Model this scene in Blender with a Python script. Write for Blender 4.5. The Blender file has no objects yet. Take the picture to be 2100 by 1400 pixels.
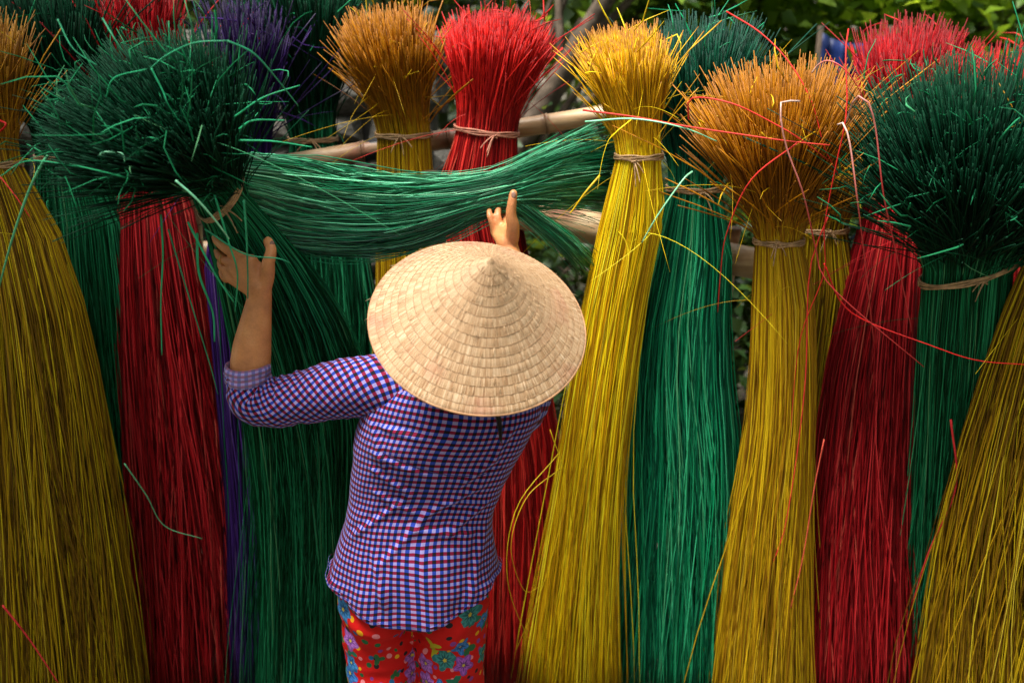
import bpy, math, random
import numpy as np
from mathutils import Vector, Matrix, noise as mnoise

RNG = np.random.default_rng(7)
random.seed(7)
R = math.radians
SC = bpy.context.scene
COL = SC.collection

# ------------------------------------------------------------------ camera
PITCH = R(19.0); CAM = np.array([0.0, 0.0, 2.05]); FPX = 2100.0
cam_d = bpy.data.cameras.new('camera'); cam = bpy.data.objects.new('camera', cam_d); COL.objects.link(cam)
cam.location = CAM; cam.rotation_euler = (R(90) - PITCH, 0, 0)
cam_d.lens = 36; cam_d.sensor_width = 36; cam_d.clip_start = 0.05; cam_d.clip_end = 600
cam_d.dof.use_dof = True; cam_d.dof.focus_distance = 2.3; cam_d.dof.aperture_fstop = 2.4
SC.camera = cam

# ------------------------------------------------------------------ sky + sun
SUN_EL, SUN_AZ = 72.0, -122.0        # azimuth measured from +Y (away from the camera) towards +X
w = bpy.data.worlds.new("World"); SC.world = w; w.use_nodes = True
nt = w.node_tree; nt.nodes.clear()
sky = nt.nodes.new('ShaderNodeTexSky'); sky.sky_type = 'NISHITA'; sky.sun_disc = False
sky.sun_elevation = R(SUN_EL); sky.sun_rotation = R(SUN_AZ)
sky.air_density = 1.0; sky.dust_density = 5.0; sky.ozone_density = 1.0
hsv = nt.nodes.new('ShaderNodeHueSaturation'); hsv.inputs['Saturation'].default_value = 0.45
bg = nt.nodes.new('ShaderNodeBackground'); bg.inputs['Strength'].default_value = 0.11
wo = nt.nodes.new('ShaderNodeOutputWorld')
nt.links.new(sky.outputs[0], hsv.inputs['Color']); nt.links.new(hsv.outputs[0], bg.inputs[0]); nt.links.new(bg.outputs[0], wo.inputs[0])
sd = bpy.data.lights.new('sun', 'SUN'); sun = bpy.data.objects.new('sun', sd); COL.objects.link(sun)
sd.energy = 3.9; sd.angle = R(20); sd.color = (1.0, 0.95, 0.86)
_d = Vector((math.sin(R(SUN_AZ)) * math.cos(R(SUN_EL)), math.cos(R(SUN_AZ)) * math.cos(R(SUN_EL)), math.sin(R(SUN_EL))))
sun.rotation_euler = _d.to_track_quat('Z', 'Y').to_euler()
sun.location = _d * 20
SC.view_settings.view_transform = 'Standard'; SC.view_settings.look = 'None'
SC.view_settings.exposure = 0.95; SC.view_settings.gamma = 1.0; SC.view_settings.use_curve_mapping = False
SC.render.engine = 'CYCLES'; SC.cycles.max_bounces = 6; SC.cycles.use_denoising = True

# ------------------------------------------------------------------ helpers
FWD = np.array([0, math.cos(PITCH), -math.sin(PITCH)]); UP = np.array([0, math.sin(PITCH), math.cos(PITCH)]); RT = np.array([1.0, 0, 0])
def P(px, py, Y):
    "the point at world distance Y that the photograph shows at (px, py)"
    d = FWD + (px - 1050) / FPX * RT - (py - 700) / FPX * UP
    return CAM + d * (Y / d[1])
def mpp(p):
    return float(np.dot(FWD, np.asarray(p) - CAM)) / FPX

def empty(name, loc, label=None, cat=None, group=None):
    o = bpy.data.objects.new(name, None); o.empty_display_size = 0.05; COL.objects.link(o); o.location = loc
    tag(o, label, cat, group); return o
def tag(o, label=None, cat=None, group=None, kind=None):
    if label: o['label'] = label
    if cat: o['category'] = cat
    if group: o['group'] = group
    if kind: o['kind'] = kind
    return o
def mesh_obj(name, verts, faces, mat, parent=None, smooth=True, attrs=None, kind=None, uvs=None):
    "verts Nx3 in world space; faces MxK (3 or 4) array; linked as ONE object, relative to the parent's place"
    verts = np.asarray(verts, dtype=np.float64).reshape(-1, 3)
    if parent is not None:
        p = parent; off = np.zeros(3)
        while p is not None: off += np.array(p.location); p = p.parent
        verts = verts - off
    me = bpy.data.meshes.new(name)
    faces = np.asarray(faces, dtype=np.int32)
    k = faces.shape[1]; n = len(faces)
    me.vertices.add(len(verts)); me.vertices.foreach_set('co', verts.astype(np.float32).ravel())
    me.loops.add(n * k); me.loops.foreach_set('vertex_index', faces.ravel())
    me.polygons.add(n); me.polygons.foreach_set('loop_start', np.arange(n, dtype=np.int32) * k)
    me.polygons.foreach_set('use_smooth', np.full(n, smooth, dtype=bool))
    me.update(calc_edges=True)
    for an, av in (attrs or {}).items():
        av = np.asarray(av, dtype=np.float32)
        if av.ndim == 1:
            a = me.attributes.new(an, 'FLOAT', 'POINT'); a.data.foreach_set('value', av)
        else:
            a = me.attributes.new(an, 'FLOAT_VECTOR', 'POINT'); a.data.foreach_set('vector', av.ravel())
    me.materials.append(mat)
    o = bpy.data.objects.new(name, me); COL.objects.link(o)
    if parent is not None: o.parent = parent
    if kind: o['kind'] = kind
    return o

def tubes(pts, rad, sides=3, caps=True, jitter=None):
    "pts N,K,3 ; rad N,K -> verts, faces(tri)"
    N, K, _ = pts.shape
    tan = np.gradient(pts, axis=1); tan /= np.linalg.norm(tan, axis=2, keepdims=True) + 1e-9
    ref = np.zeros_like(tan); ref[..., 1] = 1.0
    mean = np.abs(tan.mean(axis=1)); flip = mean[:, 1] > 0.8
    ref[flip] = (1, 0, 0)
    a = np.cross(tan, ref); a /= np.linalg.norm(a, axis=2, keepdims=True) + 1e-9
    b = np.cross(tan, a)
    ph = RNG.uniform(0, 6.28, N)[:, None, None] if jitter is None else np.full((N, 1, 1), jitter)
    ang = np.arange(sides) * 2 * math.pi / sides
    ca = np.cos(ang[None, None, :] + ph)[..., None]; sa = np.sin(ang[None, None, :] + ph)[..., None]
    V = pts[:, :, None, :] + rad[:, :, None, None] * (ca * a[:, :, None, :] + sa * b[:, :, None, :])
    idx = np.arange(N * K * sides).reshape(N, K, sides)
    i0 = idx[:, :-1, :]; i1 = idx[:, 1:, :]
    j0 = np.roll(i0, -1, axis=2); j1 = np.roll(i1, -1, axis=2)
    F = np.concatenate([np.stack([i0, j0, j1], -1).reshape(-1, 3), np.stack([i0, j1, i1], -1).reshape(-1, 3)])
    if caps:
        caps_l = []
        for s in range(1, sides - 1):
            caps_l.append(np.stack([idx[:, -1, 0], idx[:, -1, s], idx[:, -1, s + 1]], -1))
            caps_l.append(np.stack([idx[:, 0, 0], idx[:, 0, s + 1], idx[:, 0, s]], -1))
        F = np.concatenate([F] + caps_l)
    return V.reshape(-1, 3), F

def spline(ctrl, n):
    "Catmull-Rom through rows of ctrl, n samples, roughly even in arc length"
    c = np.asarray(ctrl, float); m = len(c)
    if m == 2:
        t = np.linspace(0, 1, n)[:, None]; return c[0] * (1 - t) + c[1] * t
    cc = np.vstack([2 * c[0] - c[1], c, 2 * c[-1] - c[-2]])
    out = []
    S = 24
    for i in range(1, m):
        p0, p1, p2, p3 = cc[i - 1], cc[i], cc[i + 1], cc[i + 2]
        for t in np.linspace(0, 1, S, endpoint=False):
            out.append(0.5 * ((2 * p1) + (-p0 + p2) * t + (2 * p0 - 5 * p1 + 4 * p2 - p3) * t * t + (-p0 + 3 * p1 - 3 * p2 + p3) * t ** 3))
    out.append(c[-1]); out = np.array(out)
    L = np.concatenate([[0], np.cumsum(np.linalg.norm(np.diff(out[:, :3], axis=0), axis=1))])
    s = np.linspace(0, L[-1], n)
    return np.stack([np.interp(s, L, out[:, k]) for k in range(out.shape[1])], 1)

# ------------------------------------------------------------------ materials
def newmat(name):
    m = bpy.data.materials.new(name); m.use_nodes = True
    b = m.node_tree.nodes['Principled BSDF']
    return m, m.node_tree, b
def N(nt, t, **kw):
    n = nt.nodes.new(t)
    for k, v in kw.items(): setattr(n, k, v)
    return n
def math_n(nt, op, a, b=None, c=None):
    n = nt.nodes.new('ShaderNodeMath'); n.operation = op
    for i, x in enumerate((a, b, c)):
        if x is None: continue
        if isinstance(x, (int, float)): n.inputs[i].default_value = x
        else: nt.links.new(x, n.inputs[i])
    return n.outputs[0]
def mixc(nt, f, a, b, blend='MIX'):
    n = nt.nodes.new('ShaderNodeMix'); n.data_type = 'RGBA'; n.blend_type = blend
    for s, x in ((n.inputs[0], f), (n.inputs[6], a), (n.inputs[7], b)):
        if isinstance(x, (int, float)): s.default_value = x
        elif isinstance(x, tuple): s.default_value = (*x, 1.0) if len(x) == 3 else x
        else: nt.links.new(x, s)
    return n.outputs[2]
def ramp(nt, fac, stops):
    n = nt.nodes.new('ShaderNodeValToRGB'); e = n.color_ramp.elements
    while len(e) < len(stops): e.new(0.5)
    for el, (p, c) in zip(e, stops): el.position = p; el.color = (*c, 1.0)
    nt.links.new(fac, n.inputs[0]); return n.outputs[0]
def attr(nt, name, out='Fac'):
    n = nt.nodes.new('ShaderNodeAttribute'); n.attribute_name = name; return n.outputs[out]

def reed_mat(name, lo, mid, hi, top_lo, top_hi, rough=0.48, spec=.28, cut=None):
    m, nt, b = newmat(name)
    rnd = attr(nt, 'rnd'); t = attr(nt, 't')
    body = ramp(nt, rnd, [(0.0, tuple(x * .6 for x in lo)), (0.3, lo), (0.6, mid), (0.955, hi), (0.985, tuple(.8 * a + .2 * p for a, p in zip(hi, (.42, .33, .16))))])
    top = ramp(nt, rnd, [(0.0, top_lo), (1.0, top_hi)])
    # blotches that travel along each stem
    cx = N(nt, 'ShaderNodeCombineXYZ'); nt.links.new(math_n(nt, 'MULTIPLY', rnd, 913.0), cx.inputs[0]); nt.links.new(math_n(nt, 'MULTIPLY', t, 7.0), cx.inputs[1])
    no = N(nt, 'ShaderNodeTexNoise'); no.inputs['Scale'].default_value = 1.0; no.inputs['Detail'].default_value = 3.0
    nt.links.new(cx.outputs[0], no.inputs['Vector'])
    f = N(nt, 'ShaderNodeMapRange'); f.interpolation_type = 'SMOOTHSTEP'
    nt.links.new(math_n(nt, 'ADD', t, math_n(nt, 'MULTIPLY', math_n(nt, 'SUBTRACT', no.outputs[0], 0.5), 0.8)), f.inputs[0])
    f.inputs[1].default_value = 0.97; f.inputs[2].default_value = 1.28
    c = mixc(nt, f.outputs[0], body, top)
    shade = ramp(nt, no.outputs[0], [(0.28, (0.55, 0.5, 0.45)), (0.5, (1, 1, 1)), (0.75, (1.12, 1.12, 1.12))])
    c = mixc(nt, 0.8, c, shade, 'MULTIPLY')
    if cut:
        g = N(nt, 'ShaderNodeMapRange'); nt.links.new(t, g.inputs[0]); g.inputs[1].default_value = 1.955; g.inputs[2].default_value = 1.985
        c = mixc(nt, g.outputs[0], c, cut)
    nt.links.new(c, b.inputs['Base Color'])
    b.inputs['Roughness'].default_value = rough
    b.inputs['Specular IOR Level'].default_value = spec
    return m

M = {}
M['yellow'] = reed_mat('yellow_reed', (0.60, 0.30, 0.003), (0.95, 0.66, 0.003), (0.98, 0.86, 0.02), (0.34, 0.15, 0.003), (0.88, 0.52, 0.006), cut=(0.34, 0.13, 0.006))
M['olive'] = reed_mat('olive_yellow_reed', (0.20, 0.10, 0.003), (0.48, 0.28, 0.003), (0.70, 0.54, 0.01), (0.22, 0.08, 0.003), (0.50, 0.24, 0.006), cut=(0.35, 0.15, 0.01))
M['orange'] = reed_mat('orange_yellow_reed', (0.36, 0.17, 0.003), (0.62, 0.38, 0.004), (0.80, 0.56, 0.012), (0.17, 0.055, 0.001), (0.54, 0.215, 0.002), cut=(0.36, 0.13, 0.006))
M['red'] = reed_mat('red_reed', (0.22, 0.004, 0.006), (0.60, 0.012, 0.012), (0.82, 0.06, 0.045), (0.34, 0.006, 0.008), (0.80, 0.022, 0.016), spec=.2, cut=(0.30, 0.01, 0.012))
M['crimson'] = reed_mat('crimson_reed', (0.16, 0.003, 0.006), (0.46, 0.007, 0.013), (0.68, 0.04, 0.045), (0.20, 0.003, 0.007), (0.52, 0.010, 0.014), spec=.18, cut=(0.2, 0.01, 0.012))
M['green'] = reed_mat('green_reed', (0.003, 0.07, 0.030), (0.006, 0.22, 0.10), (0.04, 0.40, 0.20), (0.004, 0.035, 0.018), (0.006, 0.11, 0.055), cut=(0.012, 0.07, 0.04))
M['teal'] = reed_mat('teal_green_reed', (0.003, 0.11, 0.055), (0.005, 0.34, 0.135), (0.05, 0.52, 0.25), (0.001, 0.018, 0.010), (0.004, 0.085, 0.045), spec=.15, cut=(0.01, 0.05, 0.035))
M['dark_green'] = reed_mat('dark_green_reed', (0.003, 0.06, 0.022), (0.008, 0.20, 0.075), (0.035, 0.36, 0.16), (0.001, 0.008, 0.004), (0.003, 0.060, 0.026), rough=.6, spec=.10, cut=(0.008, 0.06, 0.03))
M['mint'] = reed_mat('mint_green_reed', (0.004, 0.12, 0.05), (0.010, 0.35, 0.145), (0.22, 0.80, 0.48), (0.004, 0.1, 0.05), (0.01, 0.3, 0.16), rough=0.32, spec=.7)
M['purple'] = reed_mat('purple_reed', (0.015, 0.004, 0.05), (0.035, 0.008, 0.12), (0.09, 0.035, 0.26), (0.006, 0.003, 0.022), (0.022, 0.006, 0.075), spec=.2)

def simple(name, col, rough=0.6, scale=40, var=0.35, bump=0.0, spec=0.4, detail=4):
    m, nt, b = newmat(name)
    tc = N(nt, 'ShaderNodeTexCoord'); no = N(nt, 'ShaderNodeTexNoise'); no.inputs['Scale'].default_value = scale; no.inputs['Detail'].default_value = detail
    nt.links.new(tc.outputs['Object'], no.inputs['Vector'])
    lo = tuple(x * (1 - var) for x in col); hi = tuple(min(1, x * (1 + var)) for x in col)
    nt.links.new(ramp(nt, no.outputs[0], [(0.3, lo), (0.7, hi)]), b.inputs['Base Color'])
    b.inputs['Roughness'].default_value = rough; b.inputs['Specular IOR Level'].default_value = spec
    if bump:
        bp = N(nt, 'ShaderNodeBump'); bp.inputs['Strength'].default_value = bump; bp.inputs['Distance'].default_value = 0.01
        nt.links.new(no.outputs[0], bp.inputs['Height']); nt.links.new(bp.outputs[0], b.inputs['Normal'])
    return m
M['twine'] = simple('split_bamboo_twine', (0.42, 0.26, 0.13), 0.6, 60, 0.4, 0.3)
M['twine_red'] = simple('pink_stained_twine', (0.50, 0.20, 0.13), 0.6, 60, 0.4, 0.3)
M['rock'] = simple('grey_stone', (0.085, 0.08, 0.07), 0.9, 14, 0.6, 0.8, 0.2, 8)
M['mortar'] = simple('mortar', (0.09, 0.085, 0.075), 0.95, 30, 0.4, 0.5, 0.2)
M['bark'] = simple('bark', (0.10, 0.075, 0.055), 0.9, 22, 0.5, 0.8, 0.2)
M['seam'] = simple('navy_seam_thread', (0.04, 0.02, 0.10), 0.8, 60, 0.3)
M['tape'] = simple('black_tape', (0.012, 0.012, 0.014), 0.4, 30, 0.3)
M['blue'] = simple('blue_plastic_sheet', (0.012, 0.03, 0.14), 0.5, 9, 0.35, 0.2)
M['hair'] = simple('black_hair', (0.012, 0.009, 0.008), 0.45, 80, 0.3)
M['nail'] = simple('nail', (0.30, 0.17, 0.13), 0.35, 40, 0.25)
M['gold'] = simple('gold_ring', (0.6, 0.42, 0.15), 0.3, 40, 0.1); M['gold'].node_tree.nodes['Principled BSDF'].inputs['Metallic'].default_value = 1.0
M['sandal'] = simple('dark_sandal', (0.03, 0.028, 0.03), 0.6, 40, 0.2)
M['frond'] = simple('dead_frond', (0.24, 0.21, 0.13), 0.75, 20, 0.4)
M['twinedark'] = simple('dark_net_cord', (0.012, 0.016, 0.014), 0.8, 30, 0.2)

def bamboo_mat():
    m, nt, b = newmat('bamboo')
    l = attr(nt, 'along'); tc = N(nt, 'ShaderNodeTexCoord')
    no = N(nt, 'ShaderNodeTexNoise'); no.inputs['Scale'].default_value = 9; no.inputs['Detail'].default_value = 7
    mp = N(nt, 'ShaderNodeMapping'); mp.inputs['Scale'].default_value = (0.6, 5, 5); nt.links.new(tc.outputs['Object'], mp.inputs[0]); nt.links.new(mp.outputs[0], no.inputs['Vector'])
    n2 = N(nt, 'ShaderNodeTexNoise'); n2.inputs['Scale'].default_value = 6; n2.inputs['Detail'].default_value = 8; nt.links.new(tc.outputs['Object'], n2.inputs['Vector'])
    c = ramp(nt, no.outputs[0], [(0.25, (0.28, 0.15, 0.07)), (0.5, (0.50, 0.34, 0.18)), (0.75, (0.62, 0.50, 0.33))])
    c = mixc(nt, ramp(nt, n2.outputs[0], [(0.5, (0, 0, 0)), (0.68, (1, 1, 1))]), c, (0.24, 0.10, 0.055))
    d = ramp(nt, l, [(0.0, (1, 1, 1)), (0.06, (0, 0, 0)), (0.94, (0, 0, 0)), (1.0, (1, 1, 1))])
    c = mixc(nt, math_n(nt, 'MULTIPLY', d, 0.7), c, (0.13, 0.075, 0.04))
    nt.links.new(c, b.inputs['Base Color']); b.inputs['Roughness'].default_value = 0.45
    bp = N(nt, 'ShaderNodeBump'); bp.inputs['Strength'].default_value = 0.35; bp.inputs['Distance'].default_value = 0.004
    nt.links.new(no.outputs[0], bp.inputs['Height']); nt.links.new(bp.outputs[0], b.inputs['Normal'])
    return m
M['bamboo'] = bamboo_mat()

def leaf_mat(name, lo, mid, hi, trans=0.45):
    m = bpy.data.materials.new(name); m.use_nodes = True; nt = m.node_tree
    b = nt.nodes['Principled BSDF']; out = nt.nodes['Material Output']
    c = ramp(nt, attr(nt, 'rnd'), [(0.0, lo), (0.55, mid), (1.0, hi)])
    nt.links.new(c, b.inputs['Base Color']); b.inputs['Roughness'].default_value = 0.45
    tr = N(nt, 'ShaderNodeBsdfTranslucent'); nt.links.new(mixc(nt, 0.35, c, (0.5, 0.65, 0.03)), tr.inputs[0])
    mx = N(nt, 'ShaderNodeMixShader'); mx.inputs[0].default_value = trans
    nt.links.new(b.outputs[0], mx.inputs[1]); nt.links.new(tr.outputs[0], mx.inputs[2]); nt.links.new(mx.outputs[0], out.inputs[0])
    return m
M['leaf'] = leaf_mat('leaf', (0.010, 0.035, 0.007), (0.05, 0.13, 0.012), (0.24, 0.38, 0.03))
M['leaf_sunlit'] = leaf_mat('sunlit_leaf', (0.01, 0.04, 0.008), (0.12, 0.26, 0.012), (0.48, 0.62, 0.03), 0.6)  # sunlight on the foliage is painted in: leaf colours raised to look lit
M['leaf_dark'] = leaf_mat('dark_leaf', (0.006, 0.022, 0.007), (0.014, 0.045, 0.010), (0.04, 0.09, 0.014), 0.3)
M['grass'] = leaf_mat('grass', (0.03, 0.05, 0.015), (0.06, 0.10, 0.02), (0.17, 0.19, 0.06), 0.3)

def ground_mat():
    m, nt, b = newmat('stony_soil')
    tc = N(nt, 'ShaderNodeTexCoord')
    no = N(nt, 'ShaderNodeTexNoise'); no.inputs['Scale'].default_value = 3; no.inputs['Detail'].default_value = 10; nt.links.new(tc.outputs['Object'], no.inputs['Vector'])
    vo = N(nt, 'ShaderNodeTexVoronoi'); vo.inputs['Scale'].default_value = 38; nt.links.new(tc.outputs['Object'], vo.inputs['Vector'])
    c = ramp(nt, no.outputs[0], [(0.3, (0.06, 0.055, 0.035)), (0.5, (0.16, 0.14, 0.10)), (0.7, (0.26, 0.23, 0.18))])
    c = mixc(nt, 0.35, c, vo.outputs['Color'], 'MULTIPLY')
    nt.links.new(c, b.inputs['Base Color']); b.inputs['Roughness'].default_value = 0.95
    bp = N(nt, 'ShaderNodeBump'); bp.inputs['Strength'].default_value = 0.8; bp.inputs['Distance'].default_value = 0.02
    nt.links.new(vo.outputs['Distance'], bp.inputs['Height']); nt.links.new(bp.outputs[0], b.inputs['Normal'])
    return m
M['ground'] = ground_mat()

def skin_mat():
    m, nt, b = newmat('skin')
    tc = N(nt, 'ShaderNodeTexCoord')
    no = N(nt, 'ShaderNodeTexNoise'); no.inputs['Scale'].default_value = 16; no.inputs['Detail'].default_value = 6; nt.links.new(tc.outputs['Object'], no.inputs['Vector'])
    n2 = N(nt, 'ShaderNodeTexNoise'); n2.inputs['Scale'].default_value = 260; n2.inputs['Detail'].default_value = 3; nt.links.new(tc.outputs['Object'], n2.inputs['Vector'])
    c = ramp(nt, no.outputs[0], [(0.3, (0.50, 0.19, 0.075)), (0.55, (0.74, 0.30, 0.11)), (0.75, (0.80, 0.37, 0.15))])
    c = mixc(nt, 0.18, c, ramp(nt, n2.outputs[0], [(0.35, (0.5, 0.4, 0.35)), (0.6, (1, 1, 1))]), 'MULTIPLY')
    nt.links.new(c, b.inputs['Base Color']); b.inputs['Roughness'].default_value = 0.5
    b.inputs['Subsurface Weight'].default_value = 0.12; b.inputs['Subsurface Radius'].default_value = (0.01, 0.004, 0.002); b.inputs['Subsurface Scale'].default_value = 0.6
    bp = N(nt, 'ShaderNodeBump'); bp.inputs['Strength'].default_value = 0.25; bp.inputs['Distance'].default_value = 0.0015
    nt.links.new(n2.outputs[0], bp.inputs['Height']); nt.links.new(bp.outputs[0], b.inputs['Normal'])
    return m
M['skin'] = skin_mat()

def plaid_mat(name, cell=0.0071, wash=0.0):
    m, nt, b = newmat(name)
    uv = attr(nt, 'cloth', 'Vector'); sp = N(nt, 'ShaderNodeSeparateXYZ'); nt.links.new(uv, sp.inputs[0])
    def stripe(s):
        x = math_n(nt, 'DIVIDE', s, cell)
        on = math_n(nt, 'GREATER_THAN', math_n(nt, 'FLOORED_MODULO', x, 2.0), 1.0)
        which = math_n(nt, 'GREATER_THAN', math_n(nt, 'FLOORED_MODULO', x, 4.0), 2.0)
        return on, which
    uo, uw = stripe(sp.outputs[0]); vo_, vw = stripe(sp.outputs[1])
    W = (0.36, 0.31, 0.66); B = (0.018, 0.055, 0.42); C = (0.25, 0.008, 0.045); K = (0.012, 0.008, 0.018)
    cu = mixc(nt, uo, W, mixc(nt, uw, B, B))
    cv = mixc(nt, vo_, W, mixc(nt, vw, C, C))
    c = mixc(nt, 1.0, cu, cv, 'MULTIPLY')
    both = math_n(nt, 'MULTIPLY', uo, vo_)
    only_u = mixc(nt, uo, W, B); only = mixc(nt, vo_, only_u, C)
    c = mixc(nt, both, only, K)
    # weave
    wv = N(nt, 'ShaderNodeTexNoise'); wv.inputs['Scale'].default_value = 900; wv.inputs['Detail'].default_value = 1; nt.links.new(uv, wv.inputs['Vector'])
    c = mixc(nt, 0.3, c, ramp(nt, wv.outputs[0], [(0.3, (0.6, 0.6, 0.6)), (0.6, (1, 1, 1))]), 'MULTIPLY')
    if wash: c = mixc(nt, wash, c, (0.55, 0.42, 0.75))
    nt.links.new(c, b.inputs['Base Color']); b.inputs['Roughness'].default_value = 0.8; b.inputs['Specular IOR Level'].default_value = 0.15
    b.inputs['Sheen Weight'].default_value = 0.08
    n2 = N(nt, 'ShaderNodeTexNoise'); n2.inputs['Scale'].default_value = 34; n2.inputs['Detail'].default_value = 4; n2.inputs['Distortion'].default_value = 0.8; nt.links.new(uv, n2.inputs['Vector'])
    bp = N(nt, 'ShaderNodeBump'); bp.inputs['Strength'].default_value = 0.35; bp.inputs['Distance'].default_value = 0.006
    nt.links.new(n2.outputs[0], bp.inputs['Height']); nt.links.new(bp.outputs[0], b.inputs['Normal'])
    return m
M['plaid'] = plaid_mat('checked_cotton'); M['cuff'] = plaid_mat('checked_cotton_inside', wash=0.3)

def floral_mat():
    m, nt, b = newmat('floral_cotton')
    uv = attr(nt, 'cloth', 'Vector')
    base = (0.60, 0.008, 0.007)
    def layer(c, scale, off, r0, amp, petals, cols, keep, centre=None, lobes=0.0):
        mp = N(nt, 'ShaderNodeMapping'); mp.inputs['Location'].default_value = (off, off * 0.7, 0); nt.links.new(uv, mp.inputs[0])
        wn = N(nt, 'ShaderNodeTexNoise'); wn.inputs['Scale'].default_value = scale * 2.5; nt.links.new(mp.outputs[0], wn.inputs['Vector'])
        vo = N(nt, 'ShaderNodeTexVoronoi'); vo.voronoi_dimensions = '2D'; vo.inputs['Scale'].default_value = scale; vo.inputs['Randomness'].default_value = 0.8
        nt.links.new(mp.outputs[0], vo.inputs['Vector'])
        sub = N(nt, 'ShaderNodeVectorMath', operation='SUBTRACT'); 
        nt.links.new(mp.outputs[0], sub.inputs[0]); nt.links.new(vo.outputs['Position'], sub.inputs[1])
        s = N(nt, 'ShaderNodeSeparateXYZ'); nt.links.new(sub.outputs[0], s.inputs[0])
        ang = math_n(nt, 'ARCTAN2', s.outputs[1], s.outputs[0])
        sc = N(nt, 'ShaderNodeSeparateColor'); nt.links.new(vo.outputs['Color'], sc.inputs[0])
        ph = math_n(nt, 'MULTIPLY', sc.outputs[2], 6.28)
        lob = math_n(nt, 'ADD', math_n(nt, 'MULTIPLY', math_n(nt, 'COSINE', math_n(nt, 'ADD', math_n(nt, 'MULTIPLY', ang, petals), ph)), amp), 1.0)
        if lobes: lob = math_n(nt, 'ADD', lob, math_n(nt, 'MULTIPLY', math_n(nt, 'SUBTRACT', wn.outputs[0], 0.5), lobes))
        size = math_n(nt, 'MULTIPLY', lob, math_n(nt, 'ADD', r0 * 0.7, math_n(nt, 'MULTIPLY', sc.outputs[1], r0 * 0.5)))
        d = vo.outputs['Distance']
        inside = math_n(nt, 'LESS_THAN', d, size)
        inside = math_n(nt, 'MULTIPLY', inside, math_n(nt, 'LESS_THAN', sc.outputs[0], keep))
        pick = ramp(nt, math_n(nt, 'DIVIDE', sc.outputs[0], keep), [(i / len(cols), q) for i, q in enumerate(cols)])
        pick.node.color_ramp.interpolation = 'CONSTANT'
        if centre:
            rel = math_n(nt, 'DIVIDE', d, size)
            pt = math_n(nt, 'MULTIPLY', math_n(nt, 'COSINE', math_n(nt, 'MULTIPLY', ang, petals * 2)), 0.18)
            tone = ramp(nt, math_n(nt, 'ADD', rel, math_n(nt, 'ADD', pt, math_n(nt, 'MULTIPLY', math_n(nt, 'SUBTRACT', wn.outputs[0], 0.5), 0.9))), [(0.0, (0.25, 0.25, 0.3)), (0.4, (0.7, 0.7, 0.75)), (0.62, (1.5, 1.5, 1.5)), (0.85, (0.8, 0.8, 0.85))])
            pick = mixc(nt, 1.0, pick, tone, 'MULTIPLY')
            pick = mixc(nt, math_n(nt, 'LESS_THAN', rel, 0.16), pick, centre)
        return mixc(nt, inside, c, pick)
    c = layer(base, 38, 0.3, 0.26, 0.0, 1, [(0.02, 0.015, 0.02), (0.75, 0.36, 0.01), (0.02, 0.13, 0.05), (0.75, 0.22, 0.26), (0.26, 0.05, 0.28), (0.02, 0.12, 0.3)], 0.72)
    c = layer(c, 22, 1.9, 0.34, 0.45, 3, [(0.03, 0.13, 0.05), (0.45, 0.38, 0.02), (0.02, 0.16, 0.10)], 0.32, lobes=0.8)
    c = layer(c, 16, 2.0, 0.40, 0.20, 5, [(0.04, 0.17, 0.48), (0.30, 0.08, 0.42), (0.05, 0.22, 0.5), (0.04, 0.2, 0.2), (0.34, 0.12, 0.45)], 0.55, centre=(0.55, 0.42, 0.05), lobes=0.6)
    nt.links.new(c, b.inputs['Base Color']); b.inputs['Roughness'].default_value = 0.75; b.inputs['Specular IOR Level'].default_value = 0.2
    n2 = N(nt, 'ShaderNodeTexNoise'); n2.inputs['Scale'].default_value = 26; n2.inputs['Detail'].default_value = 4; nt.links.new(uv, n2.inputs['Vector'])
    bp = N(nt, 'ShaderNodeBump'); bp.inputs['Strength'].default_value = 0.3; bp.inputs['Distance'].default_value = 0.008
    nt.links.new(n2.outputs[0], bp.inputs['Height']); nt.links.new(bp.outputs[0], b.inputs['Normal'])
    return m
M['floral'] = floral_mat()

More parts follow.
